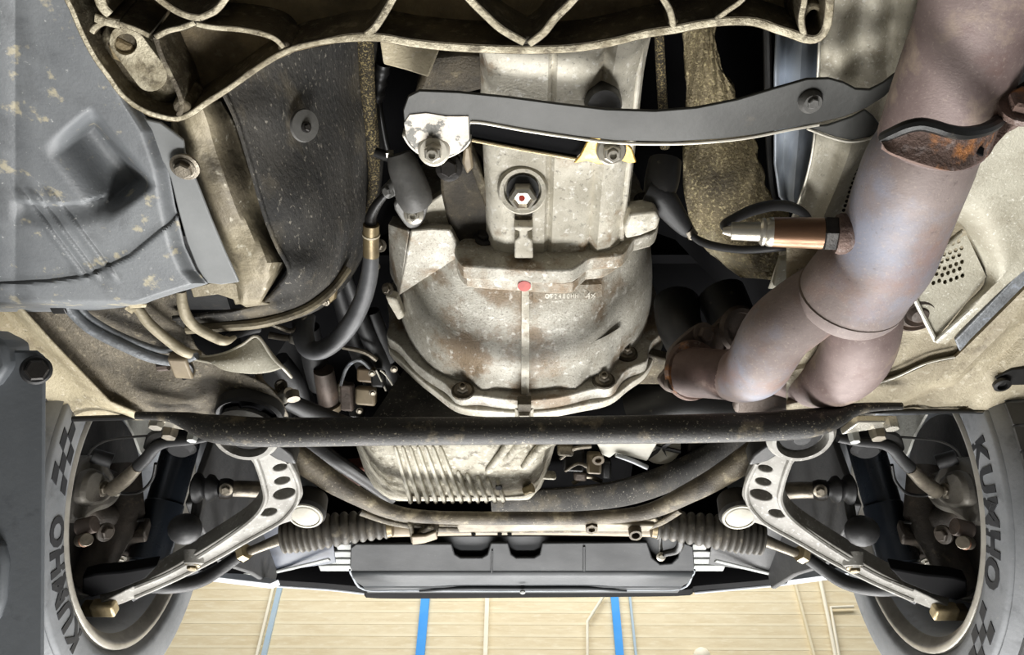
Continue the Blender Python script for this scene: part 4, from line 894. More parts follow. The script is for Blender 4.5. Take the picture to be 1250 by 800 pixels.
# ================================================================ engine bay clutter on the left
eh = thing('engine_hose_bundle', 'bundle of dark engine hoses behind the grey looping hose', 'hose', P(440, 420, .95))
for pts in ([(420, 330, .97, 14), (445, 400, .96, 20), (470, 450, .95, 22), (500, 500, .94, 22)], [(412, 350, 1.0, 20), (432, 410, .99, 26), (458, 470, .98, 26)], [(376, 400, .96, 28), (384, 440, .95, 30), (392, 470, .95, 30)], [(454, 380, .98, 18), (468, 420, .97, 22), (480, 440, .96, 20)], [(340, 440, 1.0, 26), (360, 470, 1.0, 26), (372, 520, 1.0, 26)]):
    MB().tpx(pts, 5, 14).build('hose', rub, eh)
MB().tpx([(418, 424, .93, 5), (445, 430, .925, 6), (460, 440, .92, 6)], 4, 8).build('wire', boltm, eh)
MB().tpx([(416, 470, .92, 4), (424, 448, .92, 5), (440, 440, .92, 5), (462, 462, .92, 4)], 4, 8).build('wire', linem, eh)
dm = thing('engine_damper', 'brown cylinder with a pale end ring hanging in the dark engine bay', 'cylinder', P(403, 485, .90))
MB().tpx([(395, 452, .93, 25), (401, 488, .92, 26), (404, 500, .915, 25)], 4, 18).build('cylinder', dkiron, dm)
MB().tpx([(402.5, 494, .914, 27), (404, 500, .912, 27)], 2, 18).build('end_ring', tanp, dm)
MB().lathe([(0, .008), (.008, .007)], P(406, 504, .905), (.2, .3, -1), 8).build('end_stud', silv, dm)
cn = thing('sensor_connector', 'tan plastic wiring connectors clustered beside the bell housing skirt', 'connector', P(440, 475, .93))
for (x0, y0, w_, h_, z, mm) in ((447, 483, 24, 22, .91, tanp), (448, 457, 22, 18, .92, M('brown_connector', (112, 96, 74), (84, 72, 58), 20, .5, 0, .1)), (424, 484, 16, 34, .93, dkiron), (462, 462, 16, 20, .91, blk), (436, 496, 18, 26, .94, blk), (418, 478, 10, 26, .935, castm)):
    p = P(x0, y0, z); MB().box(p, (1, .15, 0), (0, .8, -.55), (0, .55, .8), pxr(w_, p) / 2, pxr(h_, p) / 2, .012).build('plug', mm, cn, bevel=.004)
MB().tpx([(459, 452, .90, 2.5), (466, 466, .90, 2.5), (471, 477, .90, 2.5)], 2, 6).build('locking_wire', silv, cn)
MB().tpx([(464, 452, .90, 2.5), (471, 458, .90, 2.5), (479, 470, .90, 2.5)], 2, 6).build('locking_wire', silv, cn)
for a, b_ in ((454, 456), (455, 480), (481, 451), (439, 502)): bolt(cn, P(a, b_, .905), (.2, -.3, -.9), .004, boltm)
ws = thing('wiring_clip', 'small pale bolt heads and clips along the left edge of the bell housing', 'bolt', P(473, 355, .88))
for a, b_, r in ((473, 353, .006), (464, 300, .006), (459, 325, .004)): bolt(ws, P(a, b_, .88), (-.4, -.5, -.8), r, boltm)
MB().prism([P(a, b_, .90) for a, b_ in [(470, 362), (484, 366), (494, 388), (486, 392), (474, 372)]], (0, 0, .02)).build('tab', aluB, ws, bevel=.003)

# ================================================================ grey exhaust bracket
gb = thing('exhaust_bracket', 'long curved grey steel bracket from the gearbox to the exhaust pipe, lit edge painted bright', 'bracket', P(760, 155, .75))
out = [(492, 135), (498, 118), (512, 111), (560, 113), (620, 119), (680, 127), (740, 134), (800, 136), (850, 132), (900, 122), (950, 107), (985, 97), (1012, 96), (1030, 101), (1045, 109), (1062, 110), (1078, 102), (1096, 88), (1100, 98), (1080, 118), (1058, 132), (1030, 143), (1000, 150), (960, 157), (920, 165), (880, 170), (820, 173.5), (750, 172), (700, 166), (640, 157), (590, 148), (577, 147), (574, 155), (574, 172), (566, 182), (550, 191), (530, 197), (512, 188), (500, 178), (494, 160)]
def bz(x): return ip([(480, .752), (700, .75), (900, .742), (1000, .72), (1100, .70)], x)
bpl = plane3(P(500, 150, .752), P(800, 155, .748), P(990, 110, .738))
plate('strap', out, bpl, .0035, brk, gb, bevel=.001)
low = [(574, 149), (590, 150), (640, 159), (700, 168), (750, 174), (820, 175.5), (880, 172), (920, 167), (960, 159), (1000, 152)]
q = cr(low, 4); MB().tube([ON(a, b_, bpl) for a, b_ in q], .0018, 8).build('bright_edge', brkedge, gb)  # bright tube paints the light on the strap's front edge
rows = [[ON(a, b_, bpl) + Vector((0, 0, zz)) for a, b_ in cr([(492, 165), (500, 178), (512, 188), (530, 197), (550, 191), (566, 182), (574, 172)], 4)] for zz in (0, .014)]
MB().grid(rows).build('end_lip', brkedge, gb, solid=.002)
ring = [(505, 158), (520, 160), (535, 168), (548, 156), (552, 146), (562, 143), (566, 152), (563, 165), (568, 176), (556, 186), (530, 195), (512, 187), (502, 174)]
plate('worn_paint_patch', [(493, 150), (500, 140), (520, 138), (545, 142), (572, 142), (573, 170), (560, 186), (530, 196), (510, 187), (496, 170)], (bpl[0] + Vector((0, 0, -.0012)), bpl[1]), .001, worn, gb)
p = ON(530, 182, bpl)
MB().lathe([(0, .017), (.004, .0165), (.006, .014)], p + Vector((0, 0, -.002)), (0, -.3, -1), 28).build('bolt_washer', brkedge, gb)
bolt(gb, p + Vector((0, -.002, -.006)), (0, -.25, -1), .0095, silv, wash=0, h=1.3, hole=True)
p = ON(988, 122, bpl)
MB().lathe([(0, .012), (.004, .0115), (.008, .009)], p + Vector((0, 0, -.002)), (.1, -.1, -1), 22).build('rivet_base', plas, gb)
bolt(gb, p + Vector((0, -.002, -.009)), (.1, -.1, -1), .0055, plas, wash=0)
leaf = [(985, 156), (1010, 153), (1040, 143), (1056, 134), (1066, 142), (1078, 158), (1062, 168), (1040, 172), (1020, 168)]
plate('lower_leaf', leaf, (bpl[0] + Vector((0, 0, .010)), bpl[1]), .003, brk, gb)
q = cr([(985, 157), (1018, 169), (1040, 173), (1062, 169), (1078, 159)], 4); MB().tube([ON(a, b_, (bpl[0] + Vector((0, 0, .009)), bpl[1])) for a, b_ in q], .0014, 8).build('bright_edge', brkedge, gb)
# second bracket behind: channel shade as a black plate, bare orange edge, zinc tab
sb2 = thing('gearbox_stay', 'stay plate painted black for shade with yellow zinc tab and silver bolt under the gearbox', 'bracket', P(640, 170, .775))
plate('channel_shade_plate', [(572, 140), (700, 150), (735, 160), (718, 178), (704, 193), (640, 182), (576, 170)], hz(.785), .004, void, sb2)
q = [(576, 171), (640, 183), (704, 194)]; MB().tube([P(a, b_, .783) for a, b_ in q], .002, 8).build('bright_edge', boltg, sb2)
plate('zinc_tab', [(700, 200), (708, 190), (716, 174), (722, 168), (762, 168), (766, 176), (772, 182), (777, 199), (768, 200), (756, 196), (742, 201), (730, 201), (716, 197)], hz(.772), .004, yel, sb2)
p = P(746, 183, .770)
MB().lathe([(0, .0165), (.003, .016), (.005, .014)], p, (0, -.3, -1), 28).build('bolt_washer', silv, sb2)
bolt(sb2, p + Vector((0, -.002, -.005)), (0, -.25, -1), .0098, silv, wash=0, h=1.3, hole=True)

# ================================================================ cast crossmember
cm = thing('cast_crossmember', 'large grimy cast alloy crossmember with ribbed pockets across the top', 'crossmember', P(560, 20, .66))
CZ = .655
rim = [(70, -90), (76, -10), (84, 12), (100, 45), (116, 75), (132, 97), (146, 117), (162, 131), (182, 142), (204, 148), (217, 149), (232, 144), (252, 130), (280, 112), (308, 92), (336, 74), (360, 63), (390, 56), (430, 50), (465, 50), (500, 56), (545, 61), (600, 64), (650, 65), (700, 63), (745, 56), (790, 45), (820, 36), (850, 30), (885, 26), (918, 27), (945, 36), (965, 45), (985, 52), (1000, 50), (1006, 30), (1010, -10), (1014, -90)]
MB().prism([P(a, b_, CZ + .046) for a, b_ in rim], (0, 0, .006)).build('web', castweb, cm)
def wallrib(pts, wpx, h, name, mat, z=CZ, sm=4, bev=.0015):
    q = cr(pts, sm) if sm else pts
    pp = [P(a[0], a[1], z) for a in q]; L1, L2 = [], []
    for i, p in enumerate(pp):
        t = (pp[min(i + 1, len(pp) - 1)] - pp[max(i - 1, 0)]); t.z = 0; t.normalize(); nn = Vector((-t.y, t.x, 0))
        wv = q[i][2] if len(q[i]) > 2 else wpx
        hw = pxr(wv, p) / 2
        L1.append(p + nn * hw); L2.append(p - nn * hw)
    b = MB(); n_ = len(pp); up_ = Vector((0, 0, h))
    fl = .22
    for i in range(n_):
        c = (L1[i] + L2[i]) / 2
        b.v += [L1[i], L2[i], L2[i] + (L2[i] - c) * fl + up_, L1[i] + (L1[i] - c) * fl + up_]
    for i in range(n_ - 1):
        for k in range(4): b.f.append((i * 4 + k, i * 4 + (k + 1) % 4, (i + 1) * 4 + (k + 1) % 4, (i + 1) * 4 + k))
    b.f += [(3, 2, 1, 0), tuple(range((n_ - 1) * 4, n_ * 4))]
    o = b.build(name, castm, cm)
    e = MB(); e.tube([p_ + Vector((0, 0, .0005)) for p_ in pp], [max((a_ - c_).length / 2, .0012) for a_, c_ in zip(L1, L2)], 8, flat=.45)
    e.build('worn_edge', mat, cm)
    return o
rimp = [(x, y - 4) if 40 < y else (x + 4, y) for x, y in rim]
wallrib([(a, b_, 7 if 150 < a < 420 or a < 150 else 11) for a, b_ in rimp], 8, .048, 'outer_rim', castrim, sm=3)
ribs = [([(118, -20), (124, 6), (134, 18)], 14), ([(146, 30), (128, 26), (116, 22)], 12), ([(150, -40), (190, -4), (212, 12), (230, 20), (244, 22)], 9), ([(244, 22), (262, 14), (276, -2), (300, -40)], 8), ([(238, 28), (222, 34), (205, 38), (190, 46)], 7), ([(240, 30), (262, 34), (290, 36), (318, 41), (336, 48), (346, 58)], 7), ([(190, 46), (196, 66), (206, 88), (216, 108), (222, 128), (218, 142)], 6), ([(112, 40), (116, 34), (128, 28), (146, 30), (166, 36), (182, 44)], 7),
        ([(440, 48), (456, 36), (466, 22), (480, -2), (500, -40)], 9), ([(540, -40), (572, -2), (592, 18), (612, 36), (640, 52)], 10), ([(646, 54), (664, 40), (678, 22), (700, 0), (730, -40)], 10), ([(790, -40), (808, -4), (818, 14), (822, 34)], 8), ([(930, -30), (906, 0), (890, 12), (874, 24)], 7), ([(985, -40), (982, 0), (978, 24), (982, 46)], 8), ([(470, 34), (500, 44), (545, 52), (600, 55)], 4)]
for pts, wd in ribs[:-1]: wallrib(pts, wd, .046, 'rib', castrim if wd > 6 else castm)
wallrib([(350, 60), (332, 62), (352, 56)], 10, .03, 'gusset', castm) if False else None
for a, b_, wd in ((240, 25, 18), (348, 60, 18), (645, 54, 20), (452, 42, 16), (822, 30, 14), (222, 132, 22)):
    p = P(a, b_, CZ + .001); MB().lathe([(0, pxr(wd, p) / 2), (.035, pxr(wd, p) * .62)], p, (0, 0, 1), 18).build('rib_node', castm, cm, bevel=.002)
# slotted bolt boss
def slot(cx0, cy0, cx1, cy1, r):
    d = Vector((cx1 - cx0, cy1 - cy0)); a0 = math.atan2(d.y, d.x)
    return [(cx1 + r * math.cos(a0 - math.pi / 2 + math.pi * k / 12), cy1 + r * math.sin(a0 - math.pi / 2 + math.pi * k / 12)) for k in range(13)] + [(cx0 + r * math.cos(a0 + math.pi / 2 + math.pi * k / 12), cy0 + r * math.sin(a0 + math.pi / 2 + math.pi * k / 12)) for k in range(13)]
MB().prism([P(a, b_, CZ + .018) for a, b_ in slot(150, 52, 190, 102, 30)], (0, 0, .018)).build('slotted_boss', castm, cm, bevel=.006)
MB().prism([P(a, b_, CZ + .012) for a, b_ in slot(153, 50, 184, 92, 20)], (0, 0, .012), [[P(a, b_, CZ + .012) for a, b_ in ov(153, 54, 14, 13, 18)]]).build('boss_ring', castrim, cm, bevel=.003)
MB().prism([P(a, b_, CZ + .0185) for a, b_ in slot(172, 80, 188, 98, 12)], (0, 0, .004)).build('slot_recess', castweb, cm)
bolt(cm, P(152, 60, CZ + .022), DOWN, .012, castweb, wash=1.2, h=.4)
MB().prism([P(a, b_, CZ + .014) for a, b_ in slot(994, 18, 994, 34, 15)], (0, 0, .024), [[P(a, b_, CZ + .014) for a, b_ in ov(994, 26, 9, 13, 16)]]).build('bolt_boss', castm, cm, bevel=.003)
# bright plate under the crossmember
bt = thing('floor_bracket', 'bright chipped beige plate peeking out below the crossmember edge', 'plate', P(500, 70, .80))
plate('plate', [(462, 40), (536, 40), (536, 62), (523, 95), (495, 86), (468, 79)], hz(.80), .006, beige, bt, bevel=.002)

# ================================================================ right side of the tunnel
gf = thing('tunnel_shield', 'crumpled golden brown foil heat shield beside the gearbox', 'heat shield', P(880, 200, .95))
colsL = [(832, 20, .97), (835, 60, .97), (838, 110, .965), (836, 160, .955), (834, 200, .945), (838, 250, .93), (850, 285, .915), (868, 310, .90), (905, 338, .87)]
colsM = [(858, 20, .945), (862, 70, .94), (868, 120, .935), (875, 165, .925), (882, 200, .91), (890, 245, .89), (900, 285, .875), (912, 310, .86), (930, 340, .84)]
colsR = [(872, 20, .95), (876, 70, .95), (896, 110, .945), (918, 160, .925), (928, 200, .905), (942, 240, .885), (962, 262, .87), (975, 290, .855), (960, 345, .83)]
cc = [cr(c, 6) for c in (colsL, colsM, colsR)]; rows = []
for k in range(len(cc[0])):
    a = cr([c[k] for c in cc], 9)
    rows.append([P(q_[0] + 2.5 * math.sin(k * 1.3) * (i == len(a) - 1), q_[1], q_[2] + .004 * math.sin(k * .7 + i) * math.cos(i * .9 + k * .3)) for i, q_ in enumerate(a)])
MB().grid(rows).build('foil', foil, gf, solid=.003)
MB().tpx([(804, 30, .98, 12), (808, 110, .98, 12), (812, 180, .98, 12)], 3, 10).build('rail_edge', foam, gf)
bp2 = thing('gearbox_side_plate', 'pale blue-grey steel plate standing between foil shield and aluminium heat shield', 'plate', P(970, 200, .88))
rows = []
for (y, a, b_, z) in [(40, 948, 1012, .90), (90, 946, 1008, .895), (150, 946, 1006, .885), (200, 946, 998, .875), (240, 952, 986, .87), (256, 966, 976, .868)]:
    rows.append([P(lerp(a, b_, t), y, z + .01 * math.sin(t * 9)) for t in [i / 10 for i in range(11)]])
MB().grid(rows).build('plate', bluep, bp2, solid=.003, smooth=60)
MB().tpx([(936, 20, .93, 10), (938, 120, .92, 10), (940, 200, .90, 8), (948, 246, .885, 7), (972, 254, .87, 5)], 5, 10).build('rubber_seal', blk, bp2)
lh = thing('tunnel_heat_shield', 'long speckled aluminium heat shield with a bright bead left of the exhaust pipe', 'heat shield', P(1040, 120, .82))
rows = []
for (y, a, b_, z) in [(-40, 1010, 1200, .81), (30, 1003, 1180, .81), (100, 998, 1160, .812), (170, 994, 1140, .815), (220, 984, 1110, .818), (265, 968, 1085, .82), (310, 952, 1070, .822), (352, 938, 1060, .824)]:
    r = []
    for i in range(26):
        t = i / 25; x = lerp(a, b_, t)
        bead = math.exp(-((t - .62) / .10) ** 2) if y < 150 else math.exp(-((t - .33) / .10) ** 2)
        r.append(P(x, y, z - .018 * bead + .004 * math.sin(x / 7 + y / 11) * (y < 120) * (t < .55)))
    rows.append(r)
rr = [list(x) for x in zip(*[[Vector(p_) for p_ in cr([tuple(p) for p in col], 4)] for col in zip(*rows)])]
MB().grid(rr).build('shield_sheet', shieldL, lh, solid=.002, smooth=60)
q = [(1008, -40), (1002, 30), (998, 100), (994, 170), (984, 220), (968, 265), (952, 310)]
MB().tube([P(a, b_, .81 + .0) for a, b_ in cr(q, 4)], .0016, 8).build('cut_edge', brkedge, lh)
b = MB()
for i in range(14):
    t = i / 13; p = P(lerp(1052, 1028, t), lerp(190, 262, t), .812)
    b.lathe([(0, .0022), (.001, .0022)], p, DOWN, 8)
b.build('perforations', blk, lh, kind='stuff')
MB().prism([P(a, b_, .80) for a, b_ in [(952, 318), (972, 314), (968, 352), (944, 350)]], (0, 0, .01)).build('bracket', shield, lh, bevel=.002)

# ================================================================ perforated shield on the right
ph = thing('perforated_heat_shield', 'folded aluminium heat shield with a patch of round holes right of the exhaust', 'heat shield', P(1180, 290, .75))
hp_ = plane3(P(1105, 345, .748), P(1143, 418, .735), P(1192, 268, .752))
holes = []
MB().tpx([(1128, 326, .745, 5), (1150, 306, .746, 6), (1174, 284, .748, 4)], 4, 10).build('pressed_crease', shield, ph)
for i in range(8):
    for j in range(8):
        x = 1122 + j * 7.6 - i * .2 + (i % 2) * 3.2 - 2 + (i - j) * .5; y = 292 + i * 8.4 - j * 2.6 + (j > 3) * 4
        holes.append((x, y))
def inside(x, y):   # patch of perforation
    return (x - 1118) * .6 + (y - 282) > 6 and x < 1196 and y < 362 and y > 272 and x > 1118 and (x - 1118) - (y - 300) * .9 > -22 and (y - 272) + (x - 1195) * .25 > -4
holes = [h for h in holes if inside(*h)]
plate('perforated_panel', [(1085, 330), (1100, 300), (1128, 268), (1140, 262), (1178, 282), (1204, 338), (1150, 405), (1143, 418), (1128, 388), (1112, 350)], hp_, .002, shield, ph, [ov(a, b_, 2.5, 3.0, 8, 25) for a, b_ in holes], bevel=0)
rows = []
E1 = cr([(1128, 268, .752), (1150, 260, .751), (1178, 280, .752), (1204, 338, .745), (1178, 374, .739), (1143, 418, .735)], 5)
E2 = cr([(1138, 246, .722), (1168, 246, .720), (1200, 268, .718), (1222, 330, .722), (1188, 372, .728), (1145, 418.5, .733)], 5)
E3 = cr([(1180, 160, .708), (1216, 186, .708), (1238, 230, .712), (1252, 300, .718), (1204, 362, .724), (1150, 419, .731)], 5)
E4 = cr([(1240, 110, .70), (1290, 130, .70), (1310, 190, .71), (1310, 276, .716), (1230, 346, .722), (1154, 420, .731)], 5)
for a in zip(E1, E2, E3, E4): rows.append([P(*q_) for q_ in cr(a, 5)])
MB().grid(rows).build('folded_sheet', shield, ph, solid=.002, smooth=40)
MB().tpx([(1143, 417, .729, 7), (1200, 366, .728, 8), (1256, 316, .726, 9), (1310, 268, .72, 9)], 4, 10).build('rolled_edge', shieldB, ph)
MB().tpx([(1106, 340, .745, 6), (1120, 372, .741, 6), (1142, 416, .733, 6)], 4, 8).build('rolled_edge', shieldB, ph)
MB().tpx([(1148, 256, .738, 10), (1168, 268, .741, 12), (1178, 276, .744, 10)], 4, 10).build('pressed_bead', dkiron, ph) if False else None
MB().tpx([(1108, 334, .742, 14), (1116, 328, .742, 18), (1122, 338, .742, 14)], 4, 12).build('mount_tab', shield, ph)
bolt(ph, P(1111, 333, .735), (0, -.3, -1), .007, boltm)
plate('upper_perforated_strip', [(1210, 158), (1232, 166), (1262, 172), (1262, 190), (1236, 182)], hz(.712), .002, shield, ph, [ov(a, b_, 2.6, 2.6, 8) for a, b_ in ((1226, 170), (1241, 178), (1246, 170))], bevel=0)

# ================================================================ exhaust
ex = thing('exhaust_downpipe', 'heat tinted twin exhaust downpipe merging into one rusty flanged pipe', 'exhaust pipe', P(1060, 380, .72))
MB().tpx([(1262, -160, .665, 150), (1212, -40, .665, 146), (1190, 30, .665, 140), (1168, 90, .667, 137), (1150, 140, .668, 133), (1138, 170, .67, 128)], 7, 40, caps=True).build('rear_pipe', pipeB, ex, smooth=60)
MB().tpx([(1136, 172, .688, 122), (1122, 200, .69, 128), (1106, 240, .695, 126), (1092, 280, .70, 122), (1077, 315, .704, 122), (1054, 340, .709, 126), (1040, 359, .712, 127), (1036, 366, .714, 119), (1034, 370, .715, 98)], 7, 40).build('collector', pipe, ex, smooth=60)
MB().tpx([(1044, 334, .735, 82), (1012, 357, .733, 84), (978, 381, .726, 86), (950, 404, .721, 84), (934, 430, .72, 80), (922, 450, .727, 76), (902, 459, .742, 66), (890, 458, .752, 60)], 8, 36).build('left_downpipe', pipe, ex, smooth=60)
stub = M('brown_shaded_pipe', (112, 92, 86), (84, 66, 62), 16, .6, .12, .15, 380, [((150, 132, 122), 40, .62, .05, .5), ((60, 50, 48), 14, .58, .06, .6)])  # brown-red pipe colour, darkened to paint the shadow near the flange
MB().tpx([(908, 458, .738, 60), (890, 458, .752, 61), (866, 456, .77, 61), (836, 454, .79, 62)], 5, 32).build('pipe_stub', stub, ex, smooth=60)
MB().tpx([(1062, 340, .733, 80), (1058, 372, .731, 84), (1052, 410, .727, 88), (1040, 440, .732, 84), (1020, 460, .742, 74), (994, 466, .76, 64), (966, 458, .785, 58), (930, 448, .81, 56), (890, 430, .84, 52)], 8, 36).build('right_downpipe', pipeB, ex, smooth=60)
MB().tpx([(1041, 356, .7115, 126.5), (1040, 358, .7118, 129.2), (1039, 360, .712, 126.5)], 2, 40).build('weld_seam', dkiron, ex)
# flange collar: two mating rusty saddle plates with a bolted ear
fax = (P(1122, 200, .69) - P(1150, 140, .668)).normalized()
U = [(1080, 168), (1092, 162), (1108, 155), (1124, 152), (1140, 155), (1156, 160), (1175, 163), (1196, 160), (1212, 153), (1224, 142), (1234, 128), (1246, 112), (1266, 100)]
LL_ = [(1076, 178), (1084, 186), (1098, 192), (1114, 198), (1130, 203), (1146, 207), (1162, 209), (1180, 204), (1194, 196), (1206, 186), (1222, 168), (1244, 152), (1266, 146)]
rows = []
for a, b_ in zip(cr(U, 3), cr(LL_, 3)):
    r = []
    for k in range(7):
        t = k / 6; x, y = lerp(a[0], b_[0], t), lerp(a[1], b_[1], t)
        cx_ = lerp(1146, 1130, t); q_ = min(1, abs(x - cx_) / 74)
        dep = .700 - .052 * math.sqrt(max(0, 1 - q_ ** 2)) - .010 * (1 - t) ** 2 if x < cx_ or q_ < 1 else .69
        dep = min(dep, .694 - .02 * sst(1215, 1260, x))
        r.append(PD(x, y, dep))
    rows.append(r)
MB().grid(rows).build('flange_plate', rust, ex, solid=.006, bevel=.001)
q = [r[0] for r in rows]; MB().tube(q, .0055, 10).build('flange_gap_shade', blk, ex)  # black tube paints the shadow along the flange's upper edge
bolt(ex, PD(1248, 130, .668), -fax, .013, rust, wash=1.4)
p = PD(1187, 181, .660); MB().box(p, (1, .4, 0), (0, 1, -.6), (0, .6, 1), .010, .0035, .003).build('flange_slot', void, ex, bevel=.001)
# manifold flange on the left
mfp = plane3(P(822, 467, .80), P(858, 408, .87), P(900, 390, .885))
nrm = (P(838, 454, .79) - P(872, 457, .765)).normalized()
nrm = (nrm * .6 + d_ * .75).normalized()
fl_pts = cr([(812, 474), (806, 462), (816, 448), (818, 430), (830, 415), (845, 402), (858, 395), (872, 398), (886, 385), (906, 377), (925, 382), (930, 410), (910, 440), (880, 470), (850, 482), (832, 478), (822, 480)], 3, True)
pf = (P(835, 454, .79), nrm)
MB().prism([ON(a, b_, pf) for a, b_ in fl_pts], nrm * .010, [[ON(a, b_, pf) for a, b_ in ov(819, 467, 6, 6, 14)]]).build('manifold_flange', dkiron, ex, bevel=.002)
c = ON(842, 452, pf)
MB().lathe([(-.004, pxr(64, c) / 2 + .006), (-.012, pxr(64, c) / 2 + .004), (-.014, pxr(60, c) / 2)], c, nrm, 36).build('flange_weld', rust, ex)
c = ON(900, 402, pf); MB().lathe([(-.006, .034), (-.012, .03), (-.012, .024), (.0, .022)], c, nrm, 28).build('flange_port', dkiron, ex)
bolt(ex, ON(858, 408, pf) - nrm * .002, -nrm, .011, dkiron)
MB().lathe([(-.002, .012), (-.01, .011), (-.01, .006), (.004, .006)], ON(819, 467, pf), nrm, 20).build('bolt_eye', dkiron, ex)
for pts in ([(850, 440, .86, 50), (830, 400, .90, 54), (826, 370, .95, 56)], [(900, 402, .885, 56), (880, 360, .95, 60)]):
    MB().tpx(pts, 4, 18).build('manifold_runner', blk, ex)
# oxygen sensor
ox = thing('oxygen_sensor', 'bronze and silver oxygen sensor with hex base screwed into the exhaust pipe', 'sensor', P(965, 284, .70))
A, B = P(887, 282, .715), P(1044, 286, .695); av = (B - A).normalized(); LL = (B - A).length
def seg(x): return (x - 887) / 157 * LL
def rpx(w_): return pxr(w_, A) / 2
MB().lathe([(seg(882), rpx(8)), (seg(892), rpx(14)), (seg(893), rpx(22)), (seg(928), rpx(24)), (seg(929), rpx(24))], A, av, 28).build('silver_tip', silv, ox)
MB().lathe([(seg(928), rpx(28)), (seg(931), rpx(34)), (seg(934), rpx(34)), (seg(935), rpx(31)), (seg(937), rpx(34)), (seg(941), rpx(36)), (seg(945), rpx(36))], A, av, 28).build('silver_collar', silv, ox)
MB().lathe([(seg(944), rpx(36)), (seg(1005), rpx(38)), (seg(1006), rpx(34))], A, av, 28).build('bronze_body', sensm, ox)
MB().lathe([(seg(1005), rpx(40)), (seg(1007), rpx(44)), (seg(1020), rpx(44)), (seg(1022), rpx(40))], A, av, 6, rot=.4).build('hex_base', boltd, ox)
MB().lathe([(seg(1021), rpx(46)), (seg(1026), rpx(50)), (seg(1034), rpx(48)), (seg(1040), rpx(40)), (seg(1062), rpx(40))], A, av, 28).build('weld_boss', rust, ox)
MB().tpx([(888, 282, .716, 9), (884, 274, .725, 10), (898, 266, .74, 12), (918, 257, .76, 14), (944, 251, .775, 14), (966, 253, .785, 13), (982, 262, .79, 11), (990, 276, .80, 10)], 6, 12).build('cable', rub, ox)
cbl = thing('sensor_cable', 'black sensor cable with a rubber boot running down past the foil shield', 'cable', P(840, 280, .85))
MB().tpx([(790, 232, .87, 30), (806, 240, .865, 34), (820, 258, .86, 30), (834, 276, .855, 22), (842, 284, .852, 16)], 5, 16).build('rubber_boot', rub, cbl)
MB().tpx([(812, 196, .90, 40), (808, 220, .88, 42), (804, 238, .87, 38)], 4, 16).build('boot_cap', blk, cbl)
MB().tpx([(840, 280, .85, 14), (846, 288, .849, 14)], 2, 12).build('cable_clamp', boltm, cbl)
MB().tpx([(845, 288, .84, 8), (858, 296, .83, 10), (880, 302, .81, 10), (910, 305, .79, 10), (945, 303, .775, 10), (972, 300, .78, 9)], 6, 12).build('cable', rub, cbl)
# crossing strut behind the manifold flange
cs = thing('engine_cross_stay', 'tan engine stay running from the bell housing towards the manifold flange', 'stay', P(790, 455, .88))
MB().prism([P(a, b_, .89) for a, b_ in [(768, 462), (780, 430), (815, 440), (830, 450), (830, 470), (770, 470)]], (0, 0, .02)).build('stay', castm, cs, bevel=.003)
st2 = thing('starter_motor', 'dark cylindrical starter motor hidden behind the exhaust manifold', 'motor', P(900, 490, .95))
MB().tpx([(770, 505, 1.0, 60), (830, 490, 1.0, 64), (900, 492, 1.0, 66), (960, 494, 1.0, 60)], 4, 20).build('motor_body', blk, st2)
MB().prism([P(a, b_, .80) for a, b_ in [(898, 484), (960, 480), (978, 486), (970, 506), (896, 506)]], (0, 0, .02)).build('cover', dkiron, st2, bevel=.006)

# ================================================================ oil pan and engine underside
opn = thing('oil_pan', 'finned cast aluminium oil pan above the front subframe', 'oil pan', P(570, 580, .86))
oz = .85
finp = M('pan_fin_aluminium', (226, 222, 208), (190, 184, 166), 30, .55, .1, .2, 300)
def prow(y, xs, dz): return [P(x, y, oz + d) for x, d in zip(xs, dz)]
D_ = [.09, .02, .004, 0, 0, 0, 0, .004, .02, .09]
rows = [prow(522, [430, 440, 450, 480, 530, 580, 640, 668, 684, 700], [.10, .03, .012, .006, .004, .004, .01, .02, .05, .12]), prow(545, [436, 446, 456, 490, 530, 580, 625, 652, 664, 676], D_), prow(575, [446, 459, 468, 495, 530, 580, 622, 648, 660, 668], D_), prow(595, [456, 470, 480, 500, 530, 580, 622, 644, 654, 660], D_), prow(604, [466, 478, 490, 505, 530, 580, 620, 640, 648, 652], [.09, .03, .01, .004, .003, .003, .004, .012, .03, .09]), prow(609, [472, 483, 494, 508, 530, 580, 618, 636, 643, 648], [.10, .05, .035, .03, .03, .03, .03, .035, .05, .10]), prow(611, [474, 484, 495, 508, 530, 580, 618, 634, 641, 646], [.14, .12, .10, .09, .09, .09, .09, .10, .12, .14])]
MB().grid(rows).build('pan_body', alupan, opn, solid=.003, smooth=50)
for k in range(12):
    xb = 501 + k * 10.3; xt = 482 + k * 9.2 if k < 8 else 482 + 8 * 9.2 + (k - 8) * 13
    yt = 545 if k < 7 else 575 + (k - 7) * 3
    xt2 = lerp(xt, xb, max(0, (yt - 545) / 65))
    a, c = P(xt2, yt, oz - .003), P(xb, 611, oz - .003); w_ = .0024
    tip = c + Vector((0, .010, .016)); dv = (c - a)
    MB().tube([a, a + dv * .06, a + dv * .5, c - dv * .03, c, tip], [.0012, .0036, .0038, .0042, .0046, .002], 8, flat=1.5).build('fin', finp, opn)
MB().tpx([(640, 600, oz - .004, 10), (650, 596, oz - .004, 12)], 2, 12).build('drain_plug', boltg, opn)
MB().lathe([(0, .006), (.004, .006), (.004, .003)], P(609, 594, oz - .006), DOWN, 12).build('drain_hole', blk, opn)
for pts in ([(618, 560, .846, 12), (632, 545, .84, 14), (650, 530, .835, 16)], [(596, 575, .846, 9), (612, 555, .842, 10), (630, 530, .838, 12)], [(640, 570, .85, 10), (662, 545, .845, 12), (690, 530, .84, 12)]):
    MB().tpx(pts, 4, 12).build('cast_web', alupan, opn)
eb = thing('engine_block', 'dark engine underside behind the oil pan and bell housing', 'engine', (.02, 1.2, 1.1))
